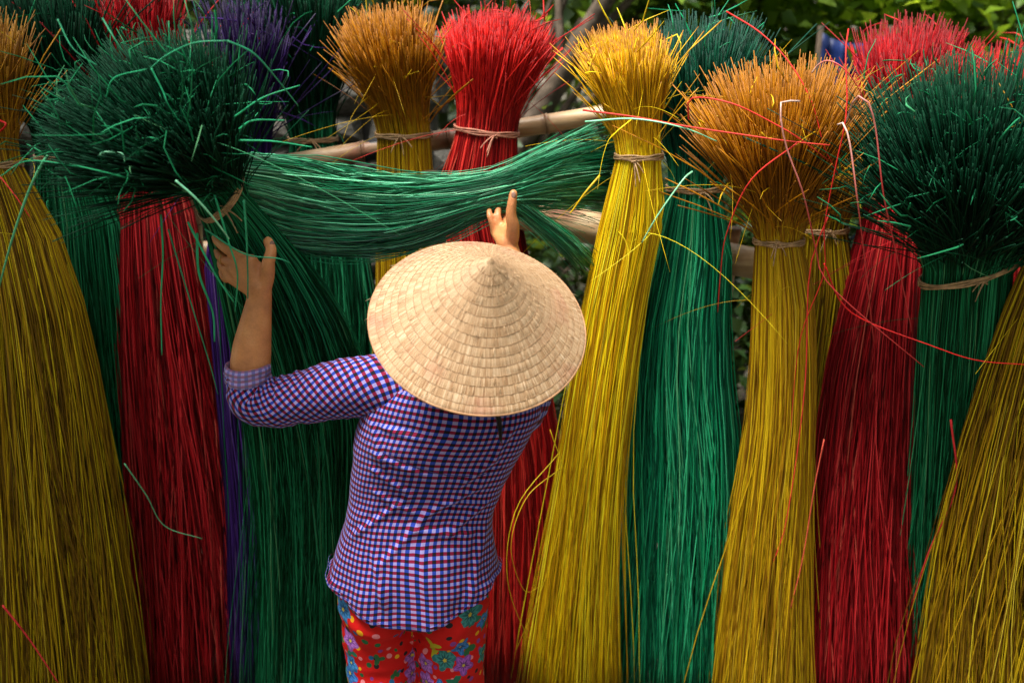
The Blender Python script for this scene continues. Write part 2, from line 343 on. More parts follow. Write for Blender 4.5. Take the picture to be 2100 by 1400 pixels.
def straw_mat():
    m, nt, b = newmat('palm_leaf_straw')
    uv = attr(nt, 'hatuv', 'Vector')     # x = angle in turns, y = slant distance in metres, z = band random
    sp = N(nt, 'ShaderNodeSeparateXYZ'); nt.links.new(uv, sp.inputs[0])
    def streak(sx, sy, det):
        cx = N(nt, 'ShaderNodeCombineXYZ')
        a = math_n(nt, 'MULTIPLY', sp.outputs[0], 6.28318)
        nt.links.new(math_n(nt, 'MULTIPLY', math_n(nt, 'COSINE', a), sx), cx.inputs[0]); nt.links.new(math_n(nt, 'MULTIPLY', math_n(nt, 'SINE', a), sx), cx.inputs[1])
        nt.links.new(math_n(nt, 'ADD', math_n(nt, 'MULTIPLY', sp.outputs[1], sy), math_n(nt, 'MULTIPLY', sp.outputs[2], 5.0)), cx.inputs[2])
        n = N(nt, 'ShaderNodeTexNoise'); n.inputs['Scale'].default_value = 1.0; n.inputs['Detail'].default_value = det; n.inputs['Roughness'].default_value = 0.6
        nt.links.new(cx.outputs[0], n.inputs['Vector']); return n.outputs[0]
    s1 = streak(190, 9, 3); s2 = streak(26, 16, 4)
    c = ramp(nt, s1, [(0.36, (0.27, 0.14, 0.065)), (0.45, (0.42, 0.25, 0.13)), (0.54, (0.58, 0.39, 0.23)), (0.64, (0.80, 0.64, 0.45))])
    c = mixc(nt, 0.55, c, ramp(nt, s2, [(0.35, (0.80, 0.72, 0.62)), (0.6, (1, 1, 1))]), 'MULTIPLY')
    tc = N(nt, 'ShaderNodeTexCoord'); st = N(nt, 'ShaderNodeTexNoise'); st.inputs['Scale'].default_value = 11; st.inputs['Detail'].default_value = 6; nt.links.new(tc.outputs['Object'], st.inputs['Vector'])
    rim = N(nt, 'ShaderNodeMapRange'); nt.links.new(sp.outputs[1], rim.inputs[0]); rim.inputs[1].default_value = 0.16; rim.inputs[2].default_value = 0.30
    sf = math_n(nt, 'MULTIPLY', ramp(nt, st.outputs[0], [(0.50, (0, 0, 0)), (0.64, (1, 1, 1))]), math_n(nt, 'MULTIPLY', rim.outputs[0], 0.6))
    c = mixc(nt, sf, c, (0.45, 0.13, 0.10))
    nt.links.new(c, b.inputs['Base Color']); b.inputs['Roughness'].default_value = 0.5; b.inputs['Specular IOR Level'].default_value = 0.35
    bp = N(nt, 'ShaderNodeBump'); bp.inputs['Strength'].default_value = 0.5; bp.inputs['Distance'].default_value = 0.0015
    nt.links.new(s1, bp.inputs['Height']); nt.links.new(bp.outputs[0], b.inputs['Normal'])
    return m
M['straw'] = straw_mat()
M['stitch'] = simple('stitch_thread', (0.30, 0.18, 0.09), 0.6, 90, 0.3)
M['fibre'] = simple('pale_straw_fibre', (0.60, 0.42, 0.25), 0.6, 60, 0.2)
M['rimcord'] = simple('stained_rim_cord', (0.45, 0.24, 0.12), 0.6, 30, 0.35)

# ================================================================== SETTING
s = 300.0
NG = 60
gx = np.linspace(-1, 1, NG); gx = np.sign(gx) * (np.abs(gx) ** 3) * s
GX, GY = np.meshgrid(gx, gx + 2.0)
GZ = -0.004 + 0 * GX
idx = np.arange(NG * NG).reshape(NG, NG)
F = np.stack([idx[:-1, :-1], idx[:-1, 1:], idx[1:, 1:], idx[1:, :-1]], -1).reshape(-1, 4)
tag(mesh_obj('ground', np.stack([GX, GY, GZ], -1).reshape(-1, 3), F, M['ground']), kind='structure')

# gravel and stones on the ground
ico_v = np.array([(0, 0, 1), (.9, 0, .35), (.28, .85, .3), (-.72, .53, .3), (-.72, -.53, .3), (.28, -.85, .3), (0, 0, -.6)], float)
ico_f = np.array([(0, 1, 2), (0, 2, 3), (0, 3, 4), (0, 4, 5), (0, 5, 1), (6, 2, 1), (6, 3, 2), (6, 4, 3), (6, 5, 4), (6, 1, 5)])
n = 5000
cen = np.stack([RNG.uniform(-3, 3, n), RNG.uniform(1.6, 4.4, n), np.zeros(n)], 1)
siz = RNG.uniform(0.004, 0.014, n) * (1 + 2.0 * (RNG.random(n) > 0.95))
rot = RNG.uniform(0, 6.28, n); st = RNG.uniform(0.6, 1.3, (n, 3)); st[:, 2] *= 0.6
v = ico_v[None] * st[:, None, :] * siz[:, None, None]
c_, s_ = np.cos(rot)[:, None], np.sin(rot)[:, None]
v = np.stack([v[..., 0] * c_ - v[..., 1] * s_, v[..., 0] * s_ + v[..., 1] * c_, v[..., 2]], -1) + cen[:, None, :]
f = (ico_f[None] + (np.arange(n) * 7)[:, None, None]).reshape(-1, 3)
tag(mesh_obj('gravel', v.reshape(-1, 3), f, M['rock'], smooth=False), kind='stuff')

def blades(cx, cy, n, hmin, hmax, lean=0.5, wdt=0.003):
    ph = RNG.uniform(0, 6.28, n); h = RNG.uniform(hmin, hmax, n); l = RNG.uniform(0, lean, n) * h
    base = np.stack([cx, cy, np.zeros(n)], 1); side = np.stack([-np.sin(ph), np.cos(ph), 0 * ph], 1) * wdt; out = np.stack([np.cos(ph) * l, np.sin(ph) * l, 0 * ph], 1)
    up = np.array([0, 0, 1.0])
    v = np.stack([base - side, base + side, base + out * .4 + up * (h * .6)[:, None] + side * .8, base + out * .4 + up * (h * .6)[:, None] - side * .8, base + out + up * h[:, None]], 1)
    f = np.array([(0, 1, 2), (0, 2, 3), (3, 2, 4)])
    F = (f[None] + (np.arange(n) * 5)[:, None, None]).reshape(-1, 3)
    return v.reshape(-1, 3), F, np.repeat(RNG.random(n), 5)
n = 14000
gxx = RNG.normal(0, 1.6, n); gyy = 2.55 + np.abs(RNG.normal(0, 1.0, n))
k = 60; tcx = RNG.uniform(-2.6, 2.6, k); tcy = RNG.uniform(2.5, 4.6, k); ti = RNG.integers(0, k, n)
gxx = tcx[ti] + RNG.normal(0, .09, n); gyy = tcy[ti] + RNG.normal(0, .09, n)
v, f, r_ = blades(gxx, gyy, n, .03, .12)
tag(mesh_obj('grass', v, f, M['grass'], attrs={'rnd': r_}), kind='stuff')

# ---- stone wall behind, at the left
def stone_wall():
    root = empty('stone_wall', (-1.5, 4.6, 0), 'low grey dry stone wall behind the left bundles', 'wall')
    x0, x1, y0, h = -4.6, -0.35, 4.6, 1.92
    v = np.array([(x0, y0 + .05, 0), (x1, y0 + .05, 0), (x1, y0 + .32, 0), (x0, y0 + .32, 0), (x0, y0 + .05, h - .05), (x1, y0 + .05, h - .05), (x1, y0 + .32, h - .05), (x0, y0 + .32, h - .05)], float)
    f = np.array([(0, 1, 5, 4), (1, 2, 6, 5), (2, 3, 7, 6), (3, 0, 4, 7), (4, 5, 6, 7)])
    mesh_obj('mortar_core', v, f, M['mortar'], root, smooth=False)
    # stones: rounded boxes with uneven corners
    variants = []
    for q in range(8):
        b = np.array([(sx, sy, sz) for sx in (-1, 1) for sy in (-1, 1) for sz in (-1, 1)], float)
        b *= 0.5; inner = b * np.array([.72, 1.0, .72])
        b = b * np.array([1, .6, 1])
        pts = []
        for p in b: pts.append(p * RNG.uniform(.84, 1.0, 3))
        pts.append((0, -.62, 0)); 
        for p in ((-.3, -.5, -.25), (.3, -.52, -.22), (.28, -.5, .28), (-.3, -.5, .25)): pts.append(np.array(p) * RNG.uniform(.85, 1.15, 3))
        pts = np.array(pts, float)
        # indices: b order (sx,sy,sz): 0=---,1=--+,2=-+-,3=-++,4=+--,5=+-+,6=++-,7=+++
        f = [(0, 4, 10, 9), (4, 5, 11, 10), (5, 1, 12, 11), (1, 0, 9, 12)]
        tri = []
        for a_, b_, c_, d_ in f: tri += [(a_, b_, c_), (a_, c_, d_)]
        tri += [(9, 10, 8), (10, 11, 8), (11, 12, 8), (12, 9, 8)]
        for a_, b_, c_, d_ in [(0, 1, 3, 2), (4, 6, 7, 5), (1, 5, 7, 3), (0, 2, 6, 4)]: tri += [(a_, b_, c_), (a_, c_, d_)]
        me = bpy.data.meshes.new('stone'); me.from_pydata([tuple(p) for p in pts], [], tri); me.materials.append(M['rock']); me.update(); variants.append(me)
    z = 0.0; cnt = 0
    while z < h - 0.05:
        hh = random.uniform(.11, .19); x = x0 + random.uniform(-.1, .1)
        while x < x1:
            ww = random.uniform(.14, .34)
            if z > 1.0 or True:
                o = bpy.data.objects.new('stone', random.choice(variants)); COL.objects.link(o); o.parent = root
                o.location = (x + ww / 2 + 1.5, 0.05 + random.uniform(-.01, .02), z + hh / 2)
                o.scale = (ww * .95, .16, hh * .93); o.rotation_euler = (0, random.uniform(-.06, .06), 0)
                cnt += 1
            x += ww
        z += hh
    return cnt
stone_wall()

# ---- foliage
def leaves(centres, size, tilt=0.9):
    "folded leaf of 4 triangles at each centre"
    n = len(centres)
    L = size * RNG.uniform(.45, 1.6, n); W = L * RNG.uniform(.28, .42, n)
    d = RNG.normal(0, 1, (n, 3)); d[:, 2] = d[:, 2] * .5 - .25; d /= np.linalg.norm(d, axis=1, keepdims=True)
    upv = RNG.normal(0, .5, (n, 3)) + np.array([0, -0.25, 1.0]); sd_ = np.cross(d, upv); sd_ /= np.linalg.norm(sd_, axis=1, keepdims=True); nn = np.cross(sd_, d)
    a = centres; m_ = a + d * (L * .5)[:, None] ; b = a + d * L[:, None] - nn * (L * .12)[:, None]
    l = a + d * (L * .42)[:, None] + sd_ * W[:, None] + nn * (W * .3)[:, None]; r = a + d * (L * .42)[:, None] - sd_ * W[:, None] + nn * (W * .3)[:, None]
    v = np.stack([a, m_, b, l, r], 1).reshape(-1, 3)
    f = np.array([(0, 1, 3), (1, 2, 3), (0, 4, 1), (1, 4, 2)])
    return v, (f[None] + (np.arange(n) * 5)[:, None, None]).reshape(-1, 3), np.repeat(RNG.random(n), 5)

def tree(name, x, y, trunk_r, h, crown, nleaf, size, mat, label, cat='tree', lean=(0, 0), clusters=70, group=None):
    root = empty(name, (x, y, 0), label, cat, group)
    top = np.array([x + lean[0], y + lean[1], h])
    pts = spline([(x, y, -0.02), (x + lean[0] * .3 + .03, y + lean[1] * .3, h * .4), tuple(top)], 12)[None]
    rad = np.linspace(trunk_r, trunk_r * .35, 12)[None]
    vs, fs = tubes(pts, rad, 9)
    cx, cy, cz, rx, ry, rz = crown
    cl = RNG.normal(0, 1, (clusters, 3)); cl /= np.linalg.norm(cl, axis=1, keepdims=True)
    cl = np.array([cx, cy, cz]) + cl * (RNG.random(clusters) ** .4)[:, None] * np.array([rx, ry, rz])
    cl[:, 2] = np.maximum(cl[:, 2], 0.12)
    mesh_obj('trunk', vs, fs, M['bark'], root)
    # limbs reach to the clusters
    lp = []
    for c in cl[:26]:
        t0 = random.uniform(.25, .95); st_ = pts[0][int(t0 * 11)]
        mid = (st_ + c) / 2 + np.array([0, 0, .12])
        lp.append(spline([st_, mid, c], 7))
    lp = np.array(lp); lr = np.tile(np.linspace(trunk_r * .35, trunk_r * .08, 7), (len(lp), 1))
    vs, fs = tubes(lp, lr, 5); mesh_obj('limbs', vs, fs, M['bark'], root)
    ci = RNG.integers(0, clusters, nleaf); sp = 0.13 * (rx + ry + rz) / 3 + .05
    cen = cl[ci] + RNG.normal(0, sp, (nleaf, 3)); cen = cen[cen[:, 2] > 0.03]
    v, f, r_ = leaves(cen, size)
    clr = RNG.random(clusters)
    mesh_obj('crown', v, f, mat, root, attrs={'rnd': np.clip(r_ * .6 + .4 * np.repeat(clr[ci][:len(cen)], 5), 0, 1)}, kind='stuff')
    return root

TG = None
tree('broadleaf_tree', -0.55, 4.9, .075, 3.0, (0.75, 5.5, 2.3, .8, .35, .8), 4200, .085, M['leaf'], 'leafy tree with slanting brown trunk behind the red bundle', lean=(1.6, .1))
tree('broadleaf_tree', 1.35, 6.3, .06, 3.2, (1.35, 6.4, 2.1, .9, .7, 1.1), 6500, .085, M['leaf_sunlit'], 'bright sunlit leafy tree behind the teal green bundle')
tree('broadleaf_tree', 2.6, 5.9, .06, 3.2, (2.5, 6.0, 2.1, .95, .8, 1.0), 6000, .09, M['leaf_sunlit'], 'leafy tree in the top right corner behind the red bundles')
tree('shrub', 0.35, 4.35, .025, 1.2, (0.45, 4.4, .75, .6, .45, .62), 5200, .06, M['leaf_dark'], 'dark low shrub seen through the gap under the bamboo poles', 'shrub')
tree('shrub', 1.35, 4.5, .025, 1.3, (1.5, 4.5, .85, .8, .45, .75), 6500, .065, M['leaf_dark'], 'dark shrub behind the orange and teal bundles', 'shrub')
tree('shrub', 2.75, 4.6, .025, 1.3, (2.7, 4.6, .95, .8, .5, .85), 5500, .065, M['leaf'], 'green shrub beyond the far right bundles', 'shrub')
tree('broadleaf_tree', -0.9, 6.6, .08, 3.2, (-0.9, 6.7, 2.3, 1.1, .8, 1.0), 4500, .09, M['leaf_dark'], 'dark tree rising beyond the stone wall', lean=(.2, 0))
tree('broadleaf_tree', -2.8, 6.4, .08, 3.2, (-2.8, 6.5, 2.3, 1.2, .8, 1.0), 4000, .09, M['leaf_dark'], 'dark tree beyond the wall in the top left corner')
# far thicket closes the view
n = 26000
cen = np.stack([RNG.uniform(-7, 7, n), RNG.uniform(8.2, 9.6, n), 3.4 * RNG.random(n) ** 0.8], 1)
v, f, r_ = leaves(cen, .15)
hmod = np.array([mnoise.noise(Vector((c[0] * 1.1, c[2] * 1.1, 3))) for c in cen])
tag(mesh_obj('far_thicket', v, f, M['leaf_dark'], attrs={'rnd': np.clip(r_ * .5 + .3 + .5 * np.repeat(hmod, 5), 0, 1)}), kind='stuff')

# unseen trees added to block light: crowns dim the sides, leaving a gap overhead
def shade_helper(name, x, y, h, cr, label, n=1500, size=.26):
    tree(name, x, y, .10, h, (x, y, h, cr[0], cr[1], cr[2]), n, size, M['leaf'], label, clusters=60)
shade_helper('added_shade_tree', -3.5, 1.6, 4.4, (1.9, 2.4, .9), 'added unseen tree whose crown shades the left of the yard')
shade_helper('added_shade_tree', 2.65, 1.7, 4.6, (1.9, 2.4, .9), 'added unseen tree whose crown shades the right of the yard')
shade_helper('added_shade_tree', -3.4, -2.6, 3.2, (1.9, 1.2, 2.2), 'added unseen tree blocking light behind the camera to the left')
shade_helper('added_shade_tree', 0.0, -4.0, 3.2, (2.0, 1.2, 2.4), 'added unseen tree blocking light straight behind the camera')
shade_helper('added_shade_tree', 3.4, -2.6, 3.2, (1.9, 1.2, 2.2), 'added unseen tree blocking light behind the camera to the right')
shade_helper('added_shade_tree', -4.6, 0.0, 2.2, (1.0, 2.2, 1.8), 'added unseen tree blocking light on the left side of the yard')
shade_helper('added_shade_tree', 4.6, 0.0, 2.2, (1.0, 2.2, 1.8), 'added unseen tree blocking light on the right side of the yard')

# blue sheet hung between two stakes behind
rootb = empty('plastic_sheet', tuple(P(1755, 100, 5.0) * np.array([1, 1, 0])), 'dark blue plastic sheet hanging behind the orange bundle', 'plastic sheet')
c0 = P(1755, 90, 5.0)
nx, nz = 26, 22
U, V_ = np.meshgrid(np.linspace(-1, 1, nx), np.linspace(0, 1, nz))
X = c0[0] + U * .16; Z = .75 + V_ * (c0[2] + .05 - .75 - .05 * (1 - U ** 2)); Y = 5.0 + .03 * np.sin(U * 9 + V_ * 2) + .02 * np.sin(U * 17)
idx = np.arange(nx * nz).reshape(nz, nx)
F = np.stack([idx[:-1, :-1], idx[:-1, 1:], idx[1:, 1:], idx[1:, :-1]], -1).reshape(-1, 4)
so = mesh_obj('sheet', np.stack([X, Y, Z], -1).reshape(-1, 3), F, M['blue'], rootb)
md = so.modifiers.new('thickness', 'SOLIDIFY'); md.thickness = .002
for sx in (-1, 1):
    pts = spline([(c0[0] + sx * .17, 5.0, -.02), (c0[0] + sx * .165, 5.02, c0[2] + .08)], 4)[None]
    vs, fs = tubes(pts, np.full((1, 4), .014), 8); mesh_obj('stake', vs, fs, M['bark'], rootb)

# ------------------------------------------------------------------ bamboo poles
def bamboo(name, a, b, r, label, seglen=.3, cat='pole'):
    a = np.array(a, float); b = np.array(b, float); L = np.linalg.norm(b - a); d = (b - a) / L
    root = empty(name, tuple(a), label, cat)
    side = np.cross(d, (0, 0, 1)); 
    if np.linalg.norm(side) < .1: side = np.cross(d, (1, 0, 0))
    side /= np.linalg.norm(side); up = np.cross(side, d)
    nseg = max(2, int(round(L / seglen))); S = 22
    prof = [(0.0, 1.0), (.012, 1.06), (.022, 1.13), (.03, 1.04), (.05, .99), (.5, .965), (.95, .99), (.985, 1.05), (1.0, 1.08)]
    cuts = np.linspace(0, L, nseg + 1); cuts[1:-1] += RNG.uniform(-.04, .04, nseg - 1)
    ang = np.arange(S) / S * 2 * math.pi
    for i in range(nseg):
        l0, l1 = cuts[i], cuts[i + 1]; vs = []; al = []
        for (t, k) in prof:
            s_ = l0 + (l1 - l0) * t; rr = r * k * (1 - .12 * s_ / L)
            wob = side * .006 * math.sin(s_ * 3.1) + up * .005 * math.sin(s_ * 4.3 + 1)
            c = a + d * s_ + wob
            vs.append(c + rr * (np.cos(ang)[:, None] * side + np.sin(ang)[:, None] * up)); al.append(np.full(S, t))
        K = len(prof); idx = np.arange(K * S).reshape(K, S); nx_ = np.roll(idx, -1, 1)
        F = np.stack([idx[:-1], nx_[:-1], nx_[1:], idx[1:]], -1).reshape(-1, 4)
        V2 = np.concatenate(vs + [[a + d * l0], [a + d * l1]]); A2 = np.concatenate(al + [[0], [1]])
        c0_, c1_ = K * S, K * S + 1
        caps = np.concatenate([np.stack([idx[0], np.full(S, c0_), np.full(S, c0_), nx_[0]], -1)[:0], np.zeros((0, 4), int)])
        tri = [(idx[0][j], c0_, nx_[0][j]) for j in range(S)] + [(nx_[-1][j], c1_, idx[-1][j]) for j in range(S)]
        tri = np.concatenate([np.array(tri), F[:, [0, 1, 2]], F[:, [0, 2, 3]]])
        mesh_obj('culm_segment', V2, tri, M['bamboo'], root, attrs={'along': A2})
    return root
pr = bamboo('bamboo_pole', P(560, 345, 2.98), P(1330, 215, 2.98), .030, 'thinner bamboo pole rising behind the orange and red bundles')
tape_c = P(768, 309, 2.98)
pts = np.array([tape_c + np.array([t, 0, t * .165]) for t in np.linspace(-.028, .028, 6)])[None]
vs, fs = tubes(pts, np.full((1, 6), .0335), 20); mesh_obj('black_tape', vs, fs, M['tape'], pr)
fr_a = P(965, 418, 2.74); fr_b = P(2300, 690, 2.74)
bamboo('bamboo_pole', fr_a, fr_b, .047, 'thick bamboo pole carrying the yellow and orange bundles', .42)
# posts that carry the poles (crossed pairs, mostly behind the bundles)
def cross_post(cx, top, y, lab):
    bamboo('bamboo_post', (cx - .03, y + .10, 0), (cx + .02, y + .07, top), .026, lab, .35, 'post')
cross_post(P(870, 700, 2.74)[0], P(870, 360, 2.74)[2], 2.74, 'upright bamboo post hidden behind the orange bundle')
cross_post(P(1480, 700, 2.74)[0], 1.42, 2.74, 'upright bamboo post behind the teal bundle')
cross_post(P(2040, 700, 2.74)[0], 1.25, 2.74, 'upright bamboo post behind the big dark green bundle')
bamboo('bamboo_post', (-.98, 3.06, 0), (-.96, 3.05, 1.68), .024, 'upright bamboo post behind the purple bundle', .35, 'post')
bamboo('bamboo_post', (.40, 3.06, 0), (.42, 3.05, 1.78), .024, 'thin bamboo post behind the bright yellow bundle', .35, 'post')
# long rail far left that props the left bundles
bamboo('bamboo_pole', P(-260, 560, 3.12), P(610, 500, 3.12), .035, 'bamboo pole hidden behind the left red and green bundles', .4)
bamboo('bamboo_post', (-1.28, 2.95, 0), (-1.27, 2.94, 1.3), .024, 'upright bamboo post behind the left yellow bundle', .35, 'post')

# ================================================================== REED BUNDLES
def smooth(x): return x * x * (3 - 2 * x)

def bundle(label, mat, body, fan_L, axis, angL, angR, angD=None, n=900, rstem=.0024, debris=60, fly=.07, dome=.22, twine='twine', name='reed_bundle',
           drift=.5, ragged=.08, depthk=.75, stray=.04, K1=10, K2=5, upto=None, s0=.10, axisw=None, tie_tilt=0.0, wild=1.0, tie=True):
    """body: control rows (px, py, Y, half_width_px) from the tie down to the ground.
       axis: direction of the fan above the tie (x right, y away, z up)."""
    rows = []
    for (px, py, Y, hw) in body:
        p = P(px, py, Y); rows.append((*p, hw * mpp(p)))
    rows = np.array(rows)
    rows[-1, 2] = max(rows[-1, 2], 0.0)
    sp = spline(rows, 60)
    T = sp[0, :3]; rn = sp[0, 3]
    root = empty(name, (float(sp[-1, 0]), float(sp[-1, 1]), 0), label, 'reed bundle', 'dyed reed bundles set out to dry')
    A = np.array(axis, float); A /= np.linalg.norm(A)
    e1 = np.array([1.0, 0, 0]); e1 -= A * np.dot(e1, A); e1 /= np.linalg.norm(e1); e2 = np.cross(A, e1)   # e2 points away from the camera for an upright axis
    if e2[1] < 0: e2 = -e2
    angD = angD if angD is not None else (angL + angR) / 2
    n = int(n * .88); rstem *= .87
    th = RNG.uniform(0, 2 * math.pi, n); rf = np.sqrt(RNG.random(n))
    u0, v0 = rf * np.cos(th), rf * np.sin(th); rb = rf ** .62
    ub, vb = rb * np.cos(th), rb * np.sin(th)
    # body
    th1 = th + RNG.normal(0, drift * 1.4, n); r1 = np.clip(rb + RNG.normal(0, drift * .5, n), .1, 1.0) ** .8
    ue, ve = r1 * np.cos(th1), r1 * np.sin(th1)
    send = 1 - np.abs(RNG.normal(0, .035, n)); short = RNG.random(n) < .08; send[short] = RNG.uniform(.6, .95, short.sum())
    s = np.linspace(1, 0, K1)[None, :] * send[:, None]          # bottom -> tie
    si = s * 59
    cx = np.stack([np.interp(si, np.arange(60), sp[:, k]) for k in range(4)], -1)
    m_ = smooth(np.clip(s, 0, 1))
    wob1 = RNG.normal(0, 1, (n, 1)) * np.sin(s * RNG.uniform(4, 11, (n, 1)) + RNG.uniform(0, 6.28, (n, 1)))
    wob2 = RNG.normal(0, 1, (n, 1)) * np.sin(s * RNG.uniform(4, 11, (n, 1)) + RNG.uniform(0, 6.28, (n, 1)))
    uu = ub[:, None] * (1 - m_) + ue[:, None] * m_ + wob1 * .05 * np.sqrt(s); vv = vb[:, None] * (1 - m_) + ve[:, None] * m_ + wob2 * .05 * np.sqrt(s)
    # a few stems fly wide
    fl = (RNG.random(n) < fly) * RNG.normal(0, .32, n)
    uu += fl[:, None] * m_
    body_p = cx[..., :3].copy()
    body_p[..., 0] += uu * cx[..., 3]; body_p[..., 1] += vv * cx[..., 3] * depthk
    body_p[..., 2] = np.maximum(body_p[..., 2], .004)
    # fan
    L = fan_L * (1 + RNG.normal(0, ragged, n)); L = np.clip(L, fan_L * .6, fan_L * 1.12)
    L = L * (1 - dome * rf ** 3)
    q = np.linspace(0, 1, K2 + 1)[1:][None, :] * L[:, None]
    aL = np.where(u0 < 0, angL, angR)
    tu = np.tan(R(1) * aL) * u0; tv = math.tan(R(angD)) * v0
    stray_m = RNG.random(n) < stray
    tu = tu + np.where(stray_m, RNG.normal(0, .5 * wild, n), RNG.normal(0, .06, n)); tv = tv + np.where(stray_m, RNG.normal(0, .5 * wild, n), RNG.normal(0, .06, n))
    # stems lean together in tufts
    cl_ = RNG.integers(0, 70, n) if False else (np.floor((u0 + 1) * 4.5) * 11 + np.floor((v0 + 1) * 4.5)).astype(int)
    tuft = RNG.normal(0, .05, (200, 2)); tu = tu + tuft[cl_, 0]; tv = tv + tuft[cl_, 1]
    nrm = np.sqrt(1 + tu ** 2 + tv ** 2)
    lat = (q - s0 * (1 - np.exp(-q / s0)))
    bend = np.where(RNG.random(n) < .05, RNG.normal(0, .28, n), RNG.normal(0, .06, n))[:, None] * (q / fan_L) ** 2 * fan_L
    bend2 = RNG.normal(0, .06, n)[:, None] * (q / fan_L) ** 2 * fan_L
    base = body_p[:, -1, :]
    # tie position
    fan_p = base[:, None, :] + A * (q / nrm[:, None])[..., None] + e1 * ((tu / nrm)[:, None] * lat * 1.15 + bend)[..., None] + e2 * ((tv / nrm)[:, None] * lat * 1.15 + bend2)[..., None]
    pts = np.concatenate([body_p, fan_p], 1)
    tt = np.concatenate([1 - s, 1 + q / fan_L * 1.0], 1); tt[:, -1] = 2.0; tt[:, -2] = np.minimum(tt[:, -2], 1.94)
    K = pts.shape[1]
    rad = rstem * RNG.uniform(.75, 1.25, (n, 1)) * (0.62 + .38 * np.clip(tt, 0, 1) + .10 * np.clip(tt - 1, 0, 1))
    rad[:, 0] *= .3; rad[:, K1:] *= .86; rad[:, -1] *= RNG.uniform(.45, 1.0, n)
    rad *= np.where(RNG.random((n, 1)) < .05, 1.6, 1.0)
    v, f = tubes(pts, rad, 3)
    rnd = RNG.random(n)
    mesh_obj('reed_stems', v, f, M[mat], root, attrs={'rnd': np.repeat(rnd, K * 3), 't': np.repeat(tt.ravel(), 3)}, kind='stuff')
    if debris:      # snapped ends and dry leaf scraps caught among the cut ends
        dn = debris; i_ = RNG.integers(0, n, dn); k_ = RNG.integers(K1 + 1, K, dn)
        b0 = pts[i_, k_]; dv = (pts[i_, k_] - pts[i_, k_ - 3]); dv /= np.linalg.norm(dv, axis=1, keepdims=True)
        dv = dv + RNG.normal(0, .75, (dn, 3)); dv /= np.linalg.norm(dv, axis=1, keepdims=True)
        ln = RNG.uniform(.02, .085, dn)[:, None]; side_ = RNG.normal(0, .25, (dn, 3))
        dp = np.stack([b0, b0 + dv * ln * .5, b0 + (dv + side_) * ln, b0 + (dv + side_ * 1.6) * ln * 1.3], 1)
        dr = rstem * RNG.uniform(.5, 1.5, (dn, 1)) * np.array([[1, 1.1, .9, .35]])
        v, f = tubes(dp, dr, 3)
        mesh_obj('snapped_ends', v, f, M[mat], root, attrs={'rnd': np.repeat(RNG.uniform(.5, 1, dn), 12), 't': np.full(dn * 12, .93)}, kind='stuff')
    nw = 16           # thin curled wisps that escaped the bundle
    i_ = RNG.integers(0, n, nw); k_ = RNG.integers(K1 - 2, K - 1, nw); b0 = pts[i_, k_]
    dv = np.stack([RNG.normal(0, .8, nw), RNG.normal(-.35, .5, nw), RNG.uniform(-.3, 1.0, nw)], 1); dv /= np.linalg.norm(dv, axis=1, keepdims=True)
    ln = RNG.uniform(.08, .30, nw); tq = np.linspace(0, 1, 12)[None, :, None]; cu = RNG.normal(0, .35, (nw, 3)); cu[:, 2] = -np.abs(cu[:, 2]) - .25
    wp = b0[:, None, :] + (dv[:, None, :] * tq + cu[:, None, :] * tq ** 2) * ln[:, None, None]
    v, f = tubes(wp, np.full((nw, 1), rstem * .55) * np.linspace(1, .5, 12)[None], 3)
    mesh_obj('wisps', v, f, M[mat], root, attrs={'rnd': np.repeat(RNG.uniform(.5, 1, nw), 36), 't': np.full(nw * 36, .9)}, kind='stuff')
    # bindings: a few turns of split bamboo twisted round the neck
    if tie:
        turns = []; na = 60
        a = np.linspace(0, 2 * math.pi * 3.15, na * 3)
        rr = rn * 1.0 + .004
        c = T[None] + np.stack([np.cos(a) * rr * 1.02, np.sin(a) * rr * depthk * 1.05, 0 * a], 1) + np.array([0, 0, 1.0]) * ((a / 6.283 - 1.5) * .0045 + np.cos(a) * tie_tilt * rr + .0015 * np.sin(a * 5.3))[:, None]
        if axisw is not None:   # the neck runs along another direction: turn the ring to face it
            W = np.array(axisw, float); W /= np.linalg.norm(W); g1 = np.cross(W, (0, 0, 1.0)); g1 /= np.linalg.norm(g1); g2 = np.cross(W, g1)
            c = T[None] + (np.cos(a) * rr)[:, None] * g1 + (np.sin(a) * rr)[:, None] * g2 + W * ((a / 6.283 - 1.5) * .005)[:, None]
        tp, tf = tubes(c[None], np.full((1, len(c)), .0029), 6, jitter=0.0)
        mesh_obj('twine_tie', tp, tf, M[twine], root)
        # twisted knot with two loose ends
        k0 = c[np.argmin(c[:, 1] + .6 * np.abs(c[:, 0] - T[0] - random.uniform(-.4, .7) * rn))]
        kp = []
        for _ in range(3):
            q_ = np.linspace(0, 1, 12)[:, None]; dr_ = np.array([random.uniform(-1, 1), -.35, random.uniform(-.9, .2)]); dr_ /= np.linalg.norm(dr_)
            kp.append(k0 + dr_ * q_ * random.uniform(.025, .05) + np.array([0, 0, -.02]) * q_ ** 2)
        a_ = np.linspace(0, 9.5, 12); kp.append(k0 + np.stack([np.cos(a_) * .006, np.sin(a_) * .005 - .002, (a_ / 9.5 - .5) * .014], 1))
        tp, tf = tubes(np.array(kp), np.tile(np.linspace(.0024, .0013, 12), (4, 1)), 5)
        mesh_obj('twine_knot', tp, tf, M[twine], root)
    return root, T, rn

